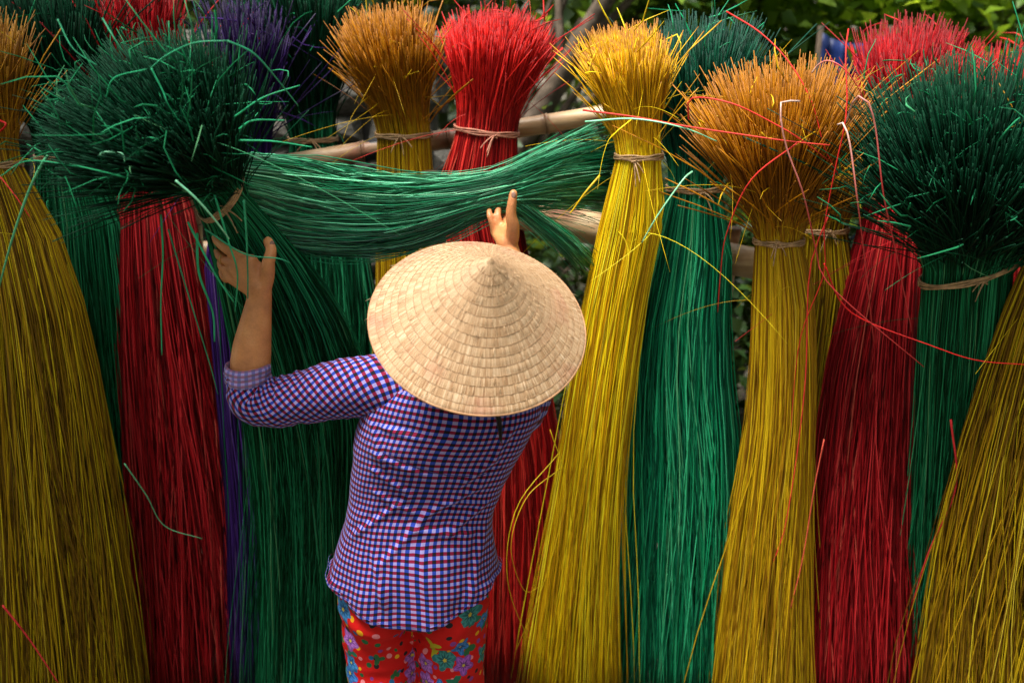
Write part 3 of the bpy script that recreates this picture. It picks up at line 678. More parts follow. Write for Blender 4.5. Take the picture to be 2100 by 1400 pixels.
# --- back row
bundle('tall dark green bundle in the top left corner behind the big splayed green one', 'dark_green',
       [(140, 320, 2.8, 62), (172, 450, 2.78, 96), (205, 800, 2.76, 108), (250, 1150, 2.76, 110), (270, 1395, 2.72, 110)], .45, (-.02, .08, 1), 13, 9, n=1500)
bundle('red bundle whose top peeks out behind the splayed dark green fan, left', 'crimson',
       [(306, 300, 2.86, 40), (316, 420, 2.80, 76), (345, 700, 2.74, 108), (385, 1050, 2.68, 126), (415, 1425, 2.62, 132)], .46, (-.02, .12, 1), 3, 3, n=1300)
bundle('thin purple bundle squeezed between the red and green bundles', 'purple',
       [(520, 335, 2.9, 36), (458, 470, 2.70, 34), (470, 700, 2.62, 38), (505, 1050, 2.57, 42), (520, 1445, 2.53, 44)], .42, (0, .03, 1), 13, 13, n=480, wild=1.6, stray=.06)
bundle('dark green bundle with a tan tie behind the orange bundle on its left', 'dark_green',
       [(642, 285, 3.08, 46), (655, 380, 3.05, 72), (680, 700, 2.98, 104), (690, 1100, 2.9, 92), (690, 1355, 2.86, 95)], .50, (-.02, .02, 1), 16, 12, n=800, twine='twine')
bundle('orange topped yellow bundle left of the bright red one', 'orange',
       [(828, 276, 2.86, 54), (830, 350, 2.85, 56), (838, 560, 2.82, 66), (855, 900, 2.78, 85), (870, 1395, 2.72, 105)], .315, (-.10, -.03, 1), 17, 12, 20, n=1900, rstem=.0019, ragged=.085, stray=.07, wild=1.1)
bundle('bright red bundle fanning open beside the orange one, tied with pinkish twine', 'red',
       [(998, 268, 2.80, 62), (975, 350, 2.79, 76), (1010, 560, 2.76, 82), (1058, 900, 2.72, 88), (1065, 1150, 2.68, 95), (1062, 1420, 2.64, 100)], .30, (.10, .10, 1), 12, 20, 13, n=1900, rstem=.0020, twine='twine_red', tie_tilt=-.12, ragged=.06)
bundle('bright yellow bundle standing right beside the conical hat', 'yellow',
       [(1310, 320, 2.50, 45), (1305, 400, 2.50, 63), (1250, 680, 2.50, 66), (1206, 1000, 2.49, 70), (1184, 1250, 2.48, 80), (1170, 1470, 2.47, 92)], .285, (-.12, .12, 1), 20, 6, 15, n=2100, rstem=.0018, ragged=.085, wild=.8, fly=.14)
bundle('teal green bundle with a dark top between the bright yellow and the orange bundle', 'teal',
       [(1425, 385, 2.66, 54), (1425, 450, 2.65, 74), (1395, 700, 2.62, 102), (1400, 1000, 2.60, 122), (1385, 1435, 2.58, 122)], .40, (.03, .12, 1), 15, 13, 15, n=1800, rstem=.0020)
bundle('orange topped bundle with splayed fan under the tangle of loose red reeds', 'orange',
       [(1597, 494, 2.46, 47), (1606, 600, 2.46, 62), (1602, 850, 2.46, 70), (1574, 1150, 2.47, 86), (1552, 1485, 2.48, 98)], .405, (-.06, -.08, 1), 33, 26, 29, n=2600, rstem=.0019, ragged=.085, stray=.05, wild=1.2)
bundle('yellow bundle half hidden behind the splayed orange one and the red ones', 'olive',
       [(1690, 470, 2.72, 46), (1690, 600, 2.7, 64), (1650, 900, 2.66, 70), (1620, 1420, 2.62, 80)], .22, (.1, .02, 1), 22, 26, n=500)
bundle('red bundle at the upper right whose body hangs left of the big dark green one', 'crimson',
       [(1840, 400, 2.72, 60), (1820, 540, 2.68, 78), (1790, 760, 2.62, 104), (1772, 1050, 2.56, 120), (1762, 1450, 2.52, 132)], .42, (.03, .10, 1), 7, 8, 8, n=1700, rstem=.0023, ragged=.07)
bundle('red bundle in the top right corner behind the big dark green fan', 'red',
       [(2010, 420, 2.95, 60), (2010, 600, 2.92, 85), (1990, 1000, 2.86, 100), (1980, 1370, 2.82, 105)], .42, (.04, .1, 1), 8, 8, n=650)
bundle('big dark green bundle splayed toward the camera at the right edge', 'dark_green',
       [(1985, 555, 2.34, 88), (1975, 680, 2.38, 88), (1950, 1000, 2.45, 75), (1930, 1440, 2.5, 80)], .465, (-.09, -.20, 1), 36, 28, 32, n=3400, rstem=.0018, stray=.16, wild=1.2, tie_tilt=.32, ragged=.09, debris=420)
bundle('yellow bundle at the right edge in front of the green one', 'olive',
       [(2195, 520, 2.25, 80), (2165, 650, 2.27, 105), (2120, 900, 2.29, 140), (2085, 1200, 2.31, 170), (2060, 1560, 2.32, 180)], .36, (.25, .02, 1), 10, 24, n=1500, rstem=.0022)
bundle('yellow bundle at the left edge with a pale tie near its top', 'olive',
       [(-12, 335, 2.46, 52), (20, 420, 2.45, 76), (70, 640, 2.43, 104), (108, 950, 2.42, 126), (140, 1250, 2.41, 134), (160, 1510, 2.4, 138)], .33, (-.06, .04, 1), 12, 12, n=2100, rstem=.0020)
bundle('dark crimson bundle in the lower left corner behind the yellow one', 'crimson',
       [(-120, 380, 2.7, 60), (-70, 700, 2.66, 90), (-20, 1050, 2.62, 95), (10, 1430, 2.6, 105)], .35, (-.1, 0, 1), 18, 18, n=600)

# --- the bundle she is lifting: fan thrown towards the camera, one part hanging, one part drawn across to her other hand
TA = P(438, 395, 2.22)
rootA, T_, rn_ = bundle('big dark green bundle splayed toward the camera in her left hand, stems pulled across', 'dark_green',
       [(452, 400, 2.20, 58), (506, 480, 2.26, 80), (556, 580, 2.32, 108), (600, 700, 2.39, 128), (630, 850, 2.44, 130), (640, 1100, 2.47, 112), (640, 1475, 2.5, 104)],
       .335, (-.30, -.38, .56), 29, 32, 34, n=4200, rstem=.0016, stray=.20, wild=.9, ragged=.13, debris=520, s0=.05, axisw=(-.42, -.35, .48), drift=.75, K1=18, fly=.12)

def swath(ctrl, n, mat, parent, name, drift=1.1, K=20, rstem=.0015, endvar=.13):
    rows = []
    for (px, py, Y, hw, hd) in ctrl:
        p = P(px, py, Y); rows.append((*p, hw * mpp(p), hd))
    sp = spline(np.array(rows), 80)
    th = RNG.uniform(0, 6.28, n); r = RNG.random(n) ** .45
    u, v_ = r * np.cos(th), r * np.sin(th)
    th1 = th + RNG.normal(0, drift, n); u1, v1 = r * np.cos(th1), r * np.sin(th1)
    e = 1 - np.abs(RNG.normal(0, endvar, n)); e = np.clip(e, .6, 1)
    s = np.linspace(0, 1, K)[None] * e[:, None]; si = s * 79
    c = np.stack([np.interp(si, np.arange(80), sp[:, k]) for k in range(5)], -1)
    m_ = smooth(s)
    wz = RNG.normal(0, 1, (n, 1)) * np.sin(s * RNG.uniform(5, 14, (n, 1)) + RNG.uniform(0, 6.28, (n, 1))) * .085
    fl = ((RNG.random(n) < .30) * RNG.normal(0, .62, n))[:, None] * s ** 2 + ((RNG.random(n) < .12) * RNG.normal(0, .16, n))[:, None] * np.sin(s * RNG.uniform(2, 6, (n, 1)))
    uu = u[:, None] * (1 - m_) + u1[:, None] * m_ + wz + fl; vv = v_[:, None] * (1 - m_) + v1[:, None] * m_ + wz * .5
    p = c[..., :3].copy()
    tan = np.gradient(sp[:, :3], axis=0); tan /= np.linalg.norm(tan, axis=1, keepdims=True)
    nv = np.cross(np.array([0, 1.0, 0]), tan); nv = nv * np.sign(nv[:, 2:3] + 1e-6); nv /= np.linalg.norm(nv, axis=1, keepdims=True)
    nn = np.stack([np.interp(si, np.arange(80), nv[:, k]) for k in range(3)], -1)
    p += nn * (uu * c[..., 3])[..., None]
    p[..., 1] += vv * c[..., 4]
    rad = rstem * RNG.uniform(.7, 1.25, (n, 1)) * np.linspace(1.15, .55, K)[None]
    vs, fs = tubes(p, rad, 3)
    t = np.clip(.95 - s * .95, 0, .95)
    return mesh_obj(name, vs, fs, M[mat], parent, attrs={'rnd': np.repeat(RNG.random(n), K * 3), 't': np.repeat(t.ravel(), 3)}, kind='stuff')
swath([(455, 385, 2.22, 55, .05), (520, 392, 2.25, 78, .05), (600, 418, 2.29, 95, .05), (700, 436, 2.33, 92, .05), (800, 440, 2.36, 82, .045), (900, 424, 2.39, 64, .035), (1000, 398, 2.41, 40, .025), (1060, 385, 2.43, 43, .025),
       (1120, 370, 2.48, 50, .03), (1190, 358, 2.54, 58, .035), (1275, 352, 2.6, 66, .04)], 2000, 'mint', rootA, 'stems_pulled_across')
swath([(455, 395, 2.22, 50, .04), (600, 440, 2.28, 70, .04), (800, 450, 2.34, 60, .04), (990, 412, 2.40, 24, .02), (1050, 418, 2.42, 20, .02), (1100, 452, 2.45, 18, .02), (1160, 500, 2.48, 22, .03), (1215, 560, 2.5, 26, .03)], 330, 'mint', rootA, 'stems_hanging_past_hand')

# ================================================================== LOOSE REEDS
def reed(ctrl, mat, r=.0026, label=None, parent=None, name='loose_reed', flat=None, pale=True, rnd=None):
    pts = spline(np.array([P(*c) for c in ctrl]), 26)[None]
    K = 26
    rad = (r * np.linspace(1.1, .6, K))[None]
    vs, fs = tubes(pts, rad, 5)
    t = np.linspace(.9, .1, K)
    o = mesh_obj(name, vs, fs, M[mat], parent, attrs={'rnd': np.full(K * 5, random.uniform(.4, .95) if rnd is None else rnd), 't': np.repeat(t, 5)})
    if label: tag(o, label, 'reed', 'loose reeds tangled over the bundles')
    return o
m, nt_, b_ = newmat('bleached_red_reed')
c = ramp(nt_, attr(nt_, 't'), [(0.15, (0.50, 0.03, 0.03)), (0.55, (0.62, 0.05, 0.05)), (0.78, (0.62, 0.26, 0.22)), (0.88, (0.72, 0.55, 0.48))])
nt_.links.new(c, b_.inputs['Base Color']); b_.inputs['Roughness'].default_value = .45
M['bleached'] = m
YF = 2.10
reed([(1640, 208, 2.20), (1604, 209, 2.16), (1600, 230, 2.15), (1612, 300, 2.15), (1648, 400, 2.15), (1675, 520, 2.2), (1690, 570, 2.2), (1760, 640, 2.2), (1895, 752, 2.22)], 'bleached', .0019, 'loose red reed with a sharp pale bend over the orange fan')
reed([(1718, 256, 2.2), (1728, 252, 2.18), (1742, 290, 2.16), (1757, 400, 2.14), (1772, 520, 2.18), (1792, 700, 2.25)], 'bleached', .0019, 'loose red reed with pale tip hanging between the orange and dark green fans')
reed([(1735, 250, 2.2), (1752, 205, 2.12), (1775, 200, 2.1), (1795, 260, 2.1), (1812, 400, 2.1), (1838, 520, 2.15), (1870, 680, 2.2)], 'bleached', .0019, 'loose red reed arching over the left edge of the big dark green fan')
reed([(1665, 150, 2.3), (1680, 132, 2.28), (1702, 125, 2.26), (1735, 145, 2.24), (1765, 190, 2.24), (1768, 215, 2.24)], 'bleached', .0018, 'short loose red reed with pale arch on top of the orange fan')
reed([(1490, 24, 2.5), (1560, 68, 2.42), (1620, 130, 2.34), (1665, 210, 2.28), (1690, 300, 2.26), (1720, 360, 2.3)], 'red', .0018, 'loose red reed running down from the top over the orange fan')
reed([(1412, 245, 2.3), (1418, 202, 2.28), (1500, 212, 2.22), (1590, 255, 2.2), (1640, 285, 2.2), (1700, 330, 2.3)], 'red', .0019, 'loose red reed arching across the middle of the orange fan', rnd=.9)
reed([(1195, 226, 2.4), (1300, 240, 2.36), (1400, 258, 2.3), (1520, 276, 2.24), (1620, 290, 2.2), (1702, 298, 2.18)], 'red', .0022, 'long thin red reed lying level from the yellow to the dark green bundle', rnd=.9)
reed([(1200, 250, 2.38), (1300, 244, 2.34), (1400, 262, 2.3), (1470, 290, 2.3)], 'mint', .0022, 'thin green reed lying across the bright yellow bundle', rnd=.97)
reed([(1740, 60, 2.3), (1734, 110, 2.26), (1736, 230, 2.2), (1712, 350, 2.2), (1690, 470, 2.22), (1690, 560, 2.24), (1640, 700, 2.3), (1620, 900, 2.34)], 'red', .0017, 'long loose red reed hanging down past the orange bundle to its middle', rnd=.7)
reed([(1640, 290, 2.2), (1540, 370, 2.22), (1490, 480, 2.3), (1478, 560, 2.35), (1472, 640, 2.4)], 'red', .0018, 'red reed curving down over the left side of the orange fan', rnd=.8)
reed([(1690, 540, 2.26), (1725, 620, 2.28), (1780, 660, 2.28), (1900, 705, 2.2), (2000, 738, 2.15), (2110, 748, 2.12)], 'red', .0018, 'red reed running level toward the right edge below the dark green tie', rnd=.6)
reed([(1700, 440, 2.3), (1660, 560, 2.34), (1650, 800, 2.36), (1610, 1080, 2.38), (1560, 1230, 2.4), (1540, 1500, 2.44)], 'red', .0017, 'long red reed hanging down in front of the orange bundle body', rnd=.85)
reed([(1690, 900, 2.38), (1670, 1000, 2.38), (1645, 1150, 2.38), (1610, 1300, 2.4), (1600, 1440, 2.42)], 'red', .0017, 'orange red reed along the seam between yellow and red bodies, right', rnd=.98)
reed([(1950, 860, 2.3), (1960, 1000, 2.3), (1905, 1130, 2.34), (1870, 1240, 2.36)], 'crimson', .0026, 'dark red reed crossing the front of the right red bundle', rnd=.9)
reed([(1230, 360, 2.40), (1200, 395, 2.38), (1175, 430, 2.38), (1168, 438, 2.38)], 'orange', .0028, 'short yellow reed hooked over the thick bamboo pole', rnd=.7)
reed([(1420, 352, 2.4), (1400, 370, 2.38), (1350, 440, 2.36), (1316, 498, 2.38)], 'mint', .0024, 'pale split reed leaning between the yellow and teal bundles', rnd=1.0)
reed([(105, 318, 2.1), (92, 326, 2.08), (60, 390, 2.08), (25, 490, 2.1), (-5, 600, 2.14)], 'teal', .0030, 'bent green reed hanging at the left edge over the yellow bundle', rnd=.98)
reed([(-10, 350, 2.3), (30, 400, 2.28), (62, 446, 2.28)], 'red', .0018, 'short red reed on the left yellow bundle', rnd=.9)
reed([(-10, 245, 2.35), (12, 255, 2.33), (-5, 275, 2.33)], 'red', .003, 'tiny looped red reed at the left edge', rnd=.5)
reed([(255, 950, 2.3), (300, 1015, 2.32), (338, 1078, 2.34), (415, 1104, 2.36)], 'green', .0017, 'bent green reed lying on the left red bundle', rnd=.98)
reed([(5, 1240, 2.2), (60, 1310, 2.2), (120, 1400, 2.2)], 'crimson', .0026, 'crimson reed crossing the foot of the left yellow bundle', rnd=.95)
reed([(1150, 960, 2.4), (1080, 1020, 2.34), (1048, 1120, 2.3), (1075, 1210, 2.3), (1110, 1200, 2.33)], 'olive', .0011, 'looped yellow reed over the dark red body beside her hip', rnd=.8)
reed([(1145, 930, 2.4), (1060, 1040, 2.33), (1040, 1180, 2.3), (1080, 1300, 2.32), (1150, 1400, 2.36)], 'olive', .0011, 'long bowed yellow reed over the dark red body beside her hip', rnd=.9)
reed([(1128, 880, 2.42), (1160, 1000, 2.40), (1120, 1180, 2.34), (1055, 1340, 2.3)], 'olive', .0011, 'yellow reed crossing low beside the floral trousers', rnd=.85)
# strands that hang out of the lifted bundle
for ctrl, mt, r_ in [
    ([(330, 440, 2.02), (334, 520, 2.02), (330, 620, 2.03), (332, 728, 2.05)], 'teal', 0.0020),
    ([(404, 478, 2.02), (408, 560, 2.02), (436, 640, 2.04), (440, 700, 2.05)], 'teal', 0.0029),
    ([(345, 470, 2.03), (385, 600, 2.04), (430, 745, 2.06), (447, 808, 2.08)], 'green', 0.0017),
    ([(385, 455, 1.98), (440, 560, 1.98), (480, 620, 2.0)], 'teal', 0.0024),
    ([(440, 400, 2.0), (470, 500, 2.0), (487, 560, 2.02), (482, 640, 2.06)], 'teal', 0.0022),
    ([(500, 410, 2.0), (505, 480, 2.0), (508, 560, 2.02), (508, 612, 2.05)], 'green', 0.0024),
    ([(420, 470, 2.0), (500, 520, 2.0), (570, 530, 2.02), (596, 540, 2.04)], 'green', 0.0019),
    ([(310, 140, 1.96), (345, 112, 1.92), (400, 88, 1.9), (466, 84, 1.9)], 'green', 0.0017),
    ([(466, 84, 1.9), (520, 110, 1.92), (570, 165, 1.96), (612, 218, 2.0)], 'green', 0.0017),
    ([(310, 140, 1.92), (335, 190, 1.92), (345, 215, 1.92), (368, 250, 1.94)], 'teal', 0.0017),
    ([(218, 200, 1.96), (235, 160, 1.93), (300, 142, 1.92)], 'teal', 0.0016),
    ([(118, 40, 2.0), (150, 100, 1.98), (200, 135, 1.98)], 'green', 0.0017),
    ([(210, 38, 2.0), (235, 80, 1.98), (252, 105, 1.98)], 'green', 0.0019),
    ([(490, 265, 1.98), (520, 247, 1.98), (583, 247, 2.0)], 'teal', 0.0019),
    ([(490, 288, 1.98), (560, 290, 1.98), (640, 302, 2.0)], 'teal', 0.0019),
    ([(480, 240, 1.98), (540, 200, 1.98), (615, 175, 2.0)], 'teal', 0.0017),
    ([(360, 370, 1.9), (400, 405, 1.9), (440, 450, 1.92), (470, 490, 1.94)], 'mint', 0.0024),
    ([(180, 345, 1.96), (60, 330, 1.94), (0, 362, 1.96)], 'teal', 0.0016),
    ([(205, 318, 1.9), (215, 312, 1.9), (250, 315, 1.9), (256, 332, 1.9)], 'mint', 0.0019)]:
    reed(ctrl, mt, r_, parent=rootA, name='stray_reed', rnd=.97 if mt == 'mint' else .8)

# ================================================================== THE WOMAN
def capsule_chain(chain, seg=14, sub=8):
    "chain rows (x,y,z,r) -> closed tube with round ends"
    c = np.array(chain, float)
    sp = spline(c, max(8, sub * (len(c) - 1)))
    p, r = sp[:, :3], sp[:, 3]
    # hemispherical ends
    d0 = (p[0] - p[1]); d0 /= np.linalg.norm(d0); d1 = (p[-1] - p[-2]); d1 /= np.linalg.norm(d1)
    pre, prer, post, postr = [], [], [], []
    for a in (80, 60, 40, 20):
        pre.append(p[0] + d0 * r[0] * math.sin(R(a))); prer.append(r[0] * math.cos(R(a)))
    for a in (20, 40, 60, 80):
        post.append(p[-1] + d1 * r[-1] * math.sin(R(a))); postr.append(r[-1] * math.cos(R(a)))
    p = np.vstack([pre, p, post]); r = np.concatenate([prer, r, postr])
    return tubes(p[None], r[None], seg, jitter=0.0)
def ellipsoid(c, rad, rot=None, nu=20, nv=14):
    u = np.linspace(0, 2 * math.pi, nu, endpoint=False); v = np.linspace(0.02, math.pi - .02, nv)
    U, V = np.meshgrid(u, v); X = np.stack([np.cos(U) * np.sin(V) * rad[0], np.sin(U) * np.sin(V) * rad[1], np.cos(V) * rad[2]], -1).reshape(-1, 3)
    if rot is not None: X = X @ np.array(rot.to_matrix()).T
    X = X + np.array(c)
    idx = np.arange(nu * nv).reshape(nv, nu); nx_ = np.roll(idx, -1, 1)
    F = np.concatenate([np.stack([idx[:-1], idx[1:], nx_[1:]], -1).reshape(-1, 3), np.stack([idx[:-1], nx_[1:], nx_[:-1]], -1).reshape(-1, 3)])
    capA = [(idx[0][0], idx[0][j], idx[0][j + 1]) for j in range(1, nu - 1)]; capB = [(idx[-1][0], idx[-1][j + 1], idx[-1][j]) for j in range(1, nu - 1)]
    return X, np.concatenate([F, capA, capB])
def union(parts, voxel, mat, name, parent, smooth_it=6, uvfn=None, post=None):
    V = []; F = []; o_ = 0
    for v, f in parts: V.append(v); F.append(f + o_); o_ += len(v)
    V = np.concatenate(V); F = np.concatenate(F)
    me = bpy.data.meshes.new('tmp'); me.from_pydata(V.tolist(), [], F.tolist()); me.update()
    o = bpy.data.objects.new('tmp', me); COL.objects.link(o)
    rm = o.modifiers.new('r', 'REMESH'); rm.mode = 'VOXEL'; rm.voxel_size = voxel
    sm = o.modifiers.new('s', 'SMOOTH'); sm.iterations = smooth_it; sm.factor = .5
    dg = bpy.context.evaluated_depsgraph_get(); ev = o.evaluated_get(dg); m2 = ev.to_mesh()
    n = len(m2.vertices); co = np.empty(n * 3, np.float32); m2.vertices.foreach_get('co', co); co = co.reshape(-1, 3).astype(float)
    nr = np.empty(n * 3, np.float32); m2.vertices.foreach_get('normal', nr); nr = nr.reshape(-1, 3)
    m2.calc_loop_triangles(); nf = len(m2.loop_triangles); fa = np.empty(nf * 3, np.int32); m2.loop_triangles.foreach_get('vertices', fa); fa = fa.reshape(-1, 3)
    ev.to_mesh_clear(); bpy.data.objects.remove(o); bpy.data.meshes.remove(me)
    if post is not None: co = post(co, nr)
    at = {'cloth': uvfn(co)} if uvfn else None
    return mesh_obj(name, co, fa, mat, parent, attrs=at)

WX = P(860, 1100, 2.06)[0]
woman = empty('person', (WX, 2.06, 0), 'person from behind in checked shirt and floral trousers lifting green reeds', 'person')
def px4(px, py, Y, rpx):
    p = P(px, py, Y); return (*p, rpx * mpp(p))
hat_c = P(981, 663, 1.905)              # centre of the hat's rim
hat_ax = .145 * RT + .60 * UP + .79 * (-FWD); hat_ax /= np.linalg.norm(hat_ax)
R_H, H_H = .2135, .190
head_c = hat_c + np.array([0.0, .02, -.045])
parts = []
# torso, pelvis (all under clothes)
cy = 2.07
def xat(px, py): return P(px, py, cy)[0]
zt = lambda py: P(900, py, cy)[2]
parts.append(capsule_chain([(xat(855, 1190), cy + .02, .80, .095), (xat(858, 1080), cy + .02, .92, .085), (xat(885, 960), cy + .02, 1.05, .085), (xat(925, 870), cy + .02, 1.16, .095), (xat(940, 820), cy + .02, 1.22, .075)], 20))
parts.append(capsule_chain([(xat(945, 820), cy + .01, 1.22, .045), (head_c[0] - .01, head_c[1] + .02, head_c[2] - .10, .045), (head_c[0], head_c[1], head_c[2] - .02, .05)], 16))
hrot = Matrix.Rotation(R(28), 4, 'X').to_euler()
parts.append(ellipsoid(head_c, (.073, .090, .105), hrot))
fd = np.array([0, math.cos(R(28)), math.sin(R(28))]); fu = np.array([0, -math.sin(R(28)), math.cos(R(28))])
parts.append(ellipsoid(head_c + fd * .045 - fu * .05, (.05, .05, .055), hrot))             # jaw
parts.append(ellipsoid(head_c + fd * .093 - fu * .015, (.011, .014, .020), hrot))            # nose
parts.append(ellipsoid(head_c + fd * .088 - fu * .050, (.022, .008, .005), hrot)); parts.append(ellipsoid(head_c + fd * .087 - fu * .059, (.019, .009, .006), hrot))
for sx in (-1, 1):
    parts.append(ellipsoid(head_c + fd * .072 + fu * .012 + RT * sx * .030, (.014, .010, .010), hrot))
    parts.append(ellipsoid(head_c - fd * .005 + RT * sx * .076 - fu * .01, (.008, .018, .030), hrot))
# left arm
SHL = np.array(P(800, 786, 2.06)); 
parts.append(capsule_chain([px4(850, 800, 2.08, 46), px4(790, 792, 2.08, 44), px4(690, 800, 2.08, 42), px4(590, 818, 2.09, 40), px4(535, 830, 2.10, 38)], 16))
parts.append(capsule_chain([px4(528, 828, 2.10, 38), px4(514, 770, 2.11, 41), px4(516, 720, 2.12, 40), px4(524, 665, 2.13, 33), px4(532, 612, 2.14, 25.5), px4(532, 590, 2.14, 25)], 18))
# left hand: back of the hand towards the camera
def hand(wr, knucks, palm_r, fingers, thumb):
    for k in knucks: parts.append(capsule_chain([px4(*wr), px4(*k)], 12))
    for f in fingers: parts.append(capsule_chain([px4(*q) for q in f], 10))
    parts.append(capsule_chain([px4(*q) for q in thumb], 12))
kn = [(514, 538, 2.15, 17), (496, 541, 2.155, 16), (482, 553, 2.165, 15), (474, 569, 2.175, 13), (538, 556, 2.15, 14)]
parts.append(capsule_chain([px4(512, 546, 2.152, 13), px4(534, 549, 2.15, 12), px4(548, 553, 2.145, 12)], 12))
hand((528, 595, 2.14, 22), kn, 0,
     [[(514, 538, 2.15, 15), (486, 523, 2.160, 12), (460, 507, 2.18, 10.5), (443, 489, 2.21, 9.5), (448, 476, 2.24, 9)],
      [(496, 542, 2.16, 15), (470, 537, 2.172, 10), (452, 527, 2.20, 9.5), (446, 512, 2.24, 9)],
      [(480, 552, 2.17, 14), (464, 554, 2.188, 9.5), (454, 544, 2.215, 9), (454, 529, 2.245, 8.5)],
      [(470, 566, 2.18, 12), (463, 572, 2.20, 8.5), (456, 561, 2.225, 8), (457, 548, 2.25, 7.5)]],
     [(538, 592, 2.14, 19), (548, 566, 2.135, 15.5), (550, 540, 2.13, 14), (556, 514, 2.14, 11.5), (550, 495, 2.165, 10.5)])
# right arm, forearm mostly behind the hat
parts.append(capsule_chain([px4(1000, 830, 2.08, 46), px4(1060, 820, 2.10, 43), px4(1085, 760, 2.17, 40), px4(1090, 710, 2.24, 38)], 16))
parts.append(capsule_chain([px4(1090, 710, 2.24, 36), px4(1078, 640, 2.27, 36), px4(1055, 560, 2.31, 29), px4(1042, 512, 2.34, 23), px4(1040, 498, 2.345, 23)], 16))
kn = [(1047, 468, 2.35, 14), (1037, 470, 2.36, 14), (1025, 472, 2.37, 12), (1016, 476, 2.375, 11)]
hand((1040, 500, 2.345, 21), kn, 0,
     [[(1047, 468, 2.36, 12), (1046, 450, 2.40, 10), (1044, 432, 2.44, 9), (1046, 414, 2.46, 8)],
      [(1037, 470, 2.37, 11), (1035, 456, 2.40, 9), (1034, 440, 2.43, 8), (1034, 424, 2.46, 8)],
      [(1026, 472, 2.37, 10), (1023, 454, 2.372, 8), (1021, 439, 2.38, 7.2), (1022, 424, 2.41, 7)],
      [(1015, 477, 2.372, 9.5), (1009, 458, 2.37, 7.2), (1004, 441, 2.375, 6.6), (1003, 427, 2.40, 6)]],
     [(1050, 490, 2.335, 15), (1052, 464, 2.325, 14), (1048, 440, 2.32, 11.5), (1050, 416, 2.32, 10), (1053, 397, 2.325, 9)])
# legs and feet
hx = xat(853, 1200)
for sx in (-1, 1):
    parts.append(capsule_chain([(hx + sx * .075, cy + .02, .76, .082), (hx + sx * .085, cy + .02, .55, .066), (hx + sx * .085, cy + .01, .42, .050), (hx + sx * .085, cy + .03, .26, .046), (hx + sx * .085, cy + .03, .08, .032)], 16))
    parts.append(capsule_chain([(hx + sx * .085, cy + .01, .045, .036), (hx + sx * .09, cy + .12, .035, .032), (hx + sx * .10, cy + .20, .026, .024)], 14))
union(parts, .0034, M['skin'], 'body', woman, 5)
# nails, ring
def nail(c, d, nrm, sx, sy):
    d = np.array(d, float); d /= np.linalg.norm(d); nrm = np.array(nrm, float); nrm -= d * np.dot(nrm, d); nrm /= np.linalg.norm(nrm); s3 = np.cross(d, nrm)
    v, f = ellipsoid((0, 0, 0), (sx, sy, .0016)); v = v[:, 0:1] * s3 + v[:, 1:2] * d + v[:, 2:3] * nrm + np.array(c)
    mesh_obj('fingernail', v, f, M['nail'], woman)
tip = P(1053, 399, 2.325); nail(tip + np.array([0, -.0098, .001]), UP, (0, -1, .15), .0052, .0075)
tip = P(553, 500, 2.150); nail(tip + np.array([.007, -.0060, .001]), UP, (.8, -1, .1), .0055, .0075)
rc = P(459, 531, 2.185); a = np.linspace(0, 2 * math.pi, 25)
dd = P(449, 523, 2.20) - P(468, 532, 2.175); dd /= np.linalg.norm(dd); g1 = np.cross(dd, (0, 0, 1)); g1 /= np.linalg.norm(g1); g2 = np.cross(dd, g1)
cc = rc + (np.cos(a) * .0112)[:, None] * g1 + (np.sin(a) * .0112)[:, None] * g2
tv, tf = tubes(cc[None], np.full((1, 25), .0016), 6, jitter=0.0); mesh_obj('finger_ring', tv, tf, M['gold'], woman)
# hair: cap and low tail
hv, hf = ellipsoid(head_c - fd * .012 + fu * .012, (.080, .092, .105), hrot, 28, 20)
nh = 70; th = RNG.uniform(-1, 1, nh)
tp = []
for i in range(nh):
    a_ = th[i]; o1 = np.array([a_ * .05, 0, 0]); o2 = np.array([random.gauss(0, .0016), random.gauss(0, .002), 0])
    tp.append(spline([head_c - fd * .07 + fu * .0 + o1, head_c - fd * .07 - fu * .07 + o1 * .3, P(1016, 838, 1.945) + o2, P(1028, 892 + random.uniform(-35, 22), 1.955) + o2 * .8], 10))
tp = np.array(tp); tv, tf = tubes(tp, np.tile(np.linspace(.0012, .0005, 10), (nh, 1)), 3)
mesh_obj('hair', np.concatenate([hv, tv]), np.concatenate([hf, tf + len(hv)]), M['hair'], woman)

# ---- shirt: lofted body, armhole seams, sleeves, rolled cuffs
def fold_noise(p, s): return mnoise.noise(Vector(p) * s)
def seg_fold(x, z, ax, az, bx, bz, w_, amp):
    "soft ridge along a line in back-view coordinates"
    d = np.array([bx - ax, bz - az]); L = np.linalg.norm(d); d /= L
    t = (x - ax) * d[0] + (z - az) * d[1]; q = -(x - ax) * d[1] + (z - az) * d[0]
    fade = np.clip(np.minimum(t, L - t) / (.25 * L), 0, 1); fade = fade * fade * (3 - 2 * fade)
    return amp * fade * (np.exp(-(q / w_) ** 2) - .5 * np.exp(-((q - 1.6 * w_) / w_) ** 2))
rows = [  # py, left px, right px, depth radius
    (1330, 676, 1024, .128), (1250, 676, 1026, .126), (1180, 678, 1026, .122), (1140, 684, 1018, .115), (1090, 700, 1008, .106), (1040, 714, 1010, .100), (995, 722, 1030, .100), (950, 724, 1056, .104), (900, 724, 1084, .108), (860, 738, 1104, .110),
    (825, 755, 1112, .108), (795, 775, 1100, .098), (770, 800, 1080, .084), (750, 840, 1050, .068), (738, 880, 1030, .055), (722, 900, 1015, .048)]
ctrl = []
for (py, l, r, ry) in rows:
    a_ = P(l, py, cy); b_2 = P(r, py, cy); ctrl.append(((a_[0] + b_2[0]) / 2, cy, a_[2], (b_2[0] - a_[0]) / 2, ry))
ctrl = np.array(ctrl)
NR, NA = 190, 240
ZB = P(855, 1296, cy - .125)[2]
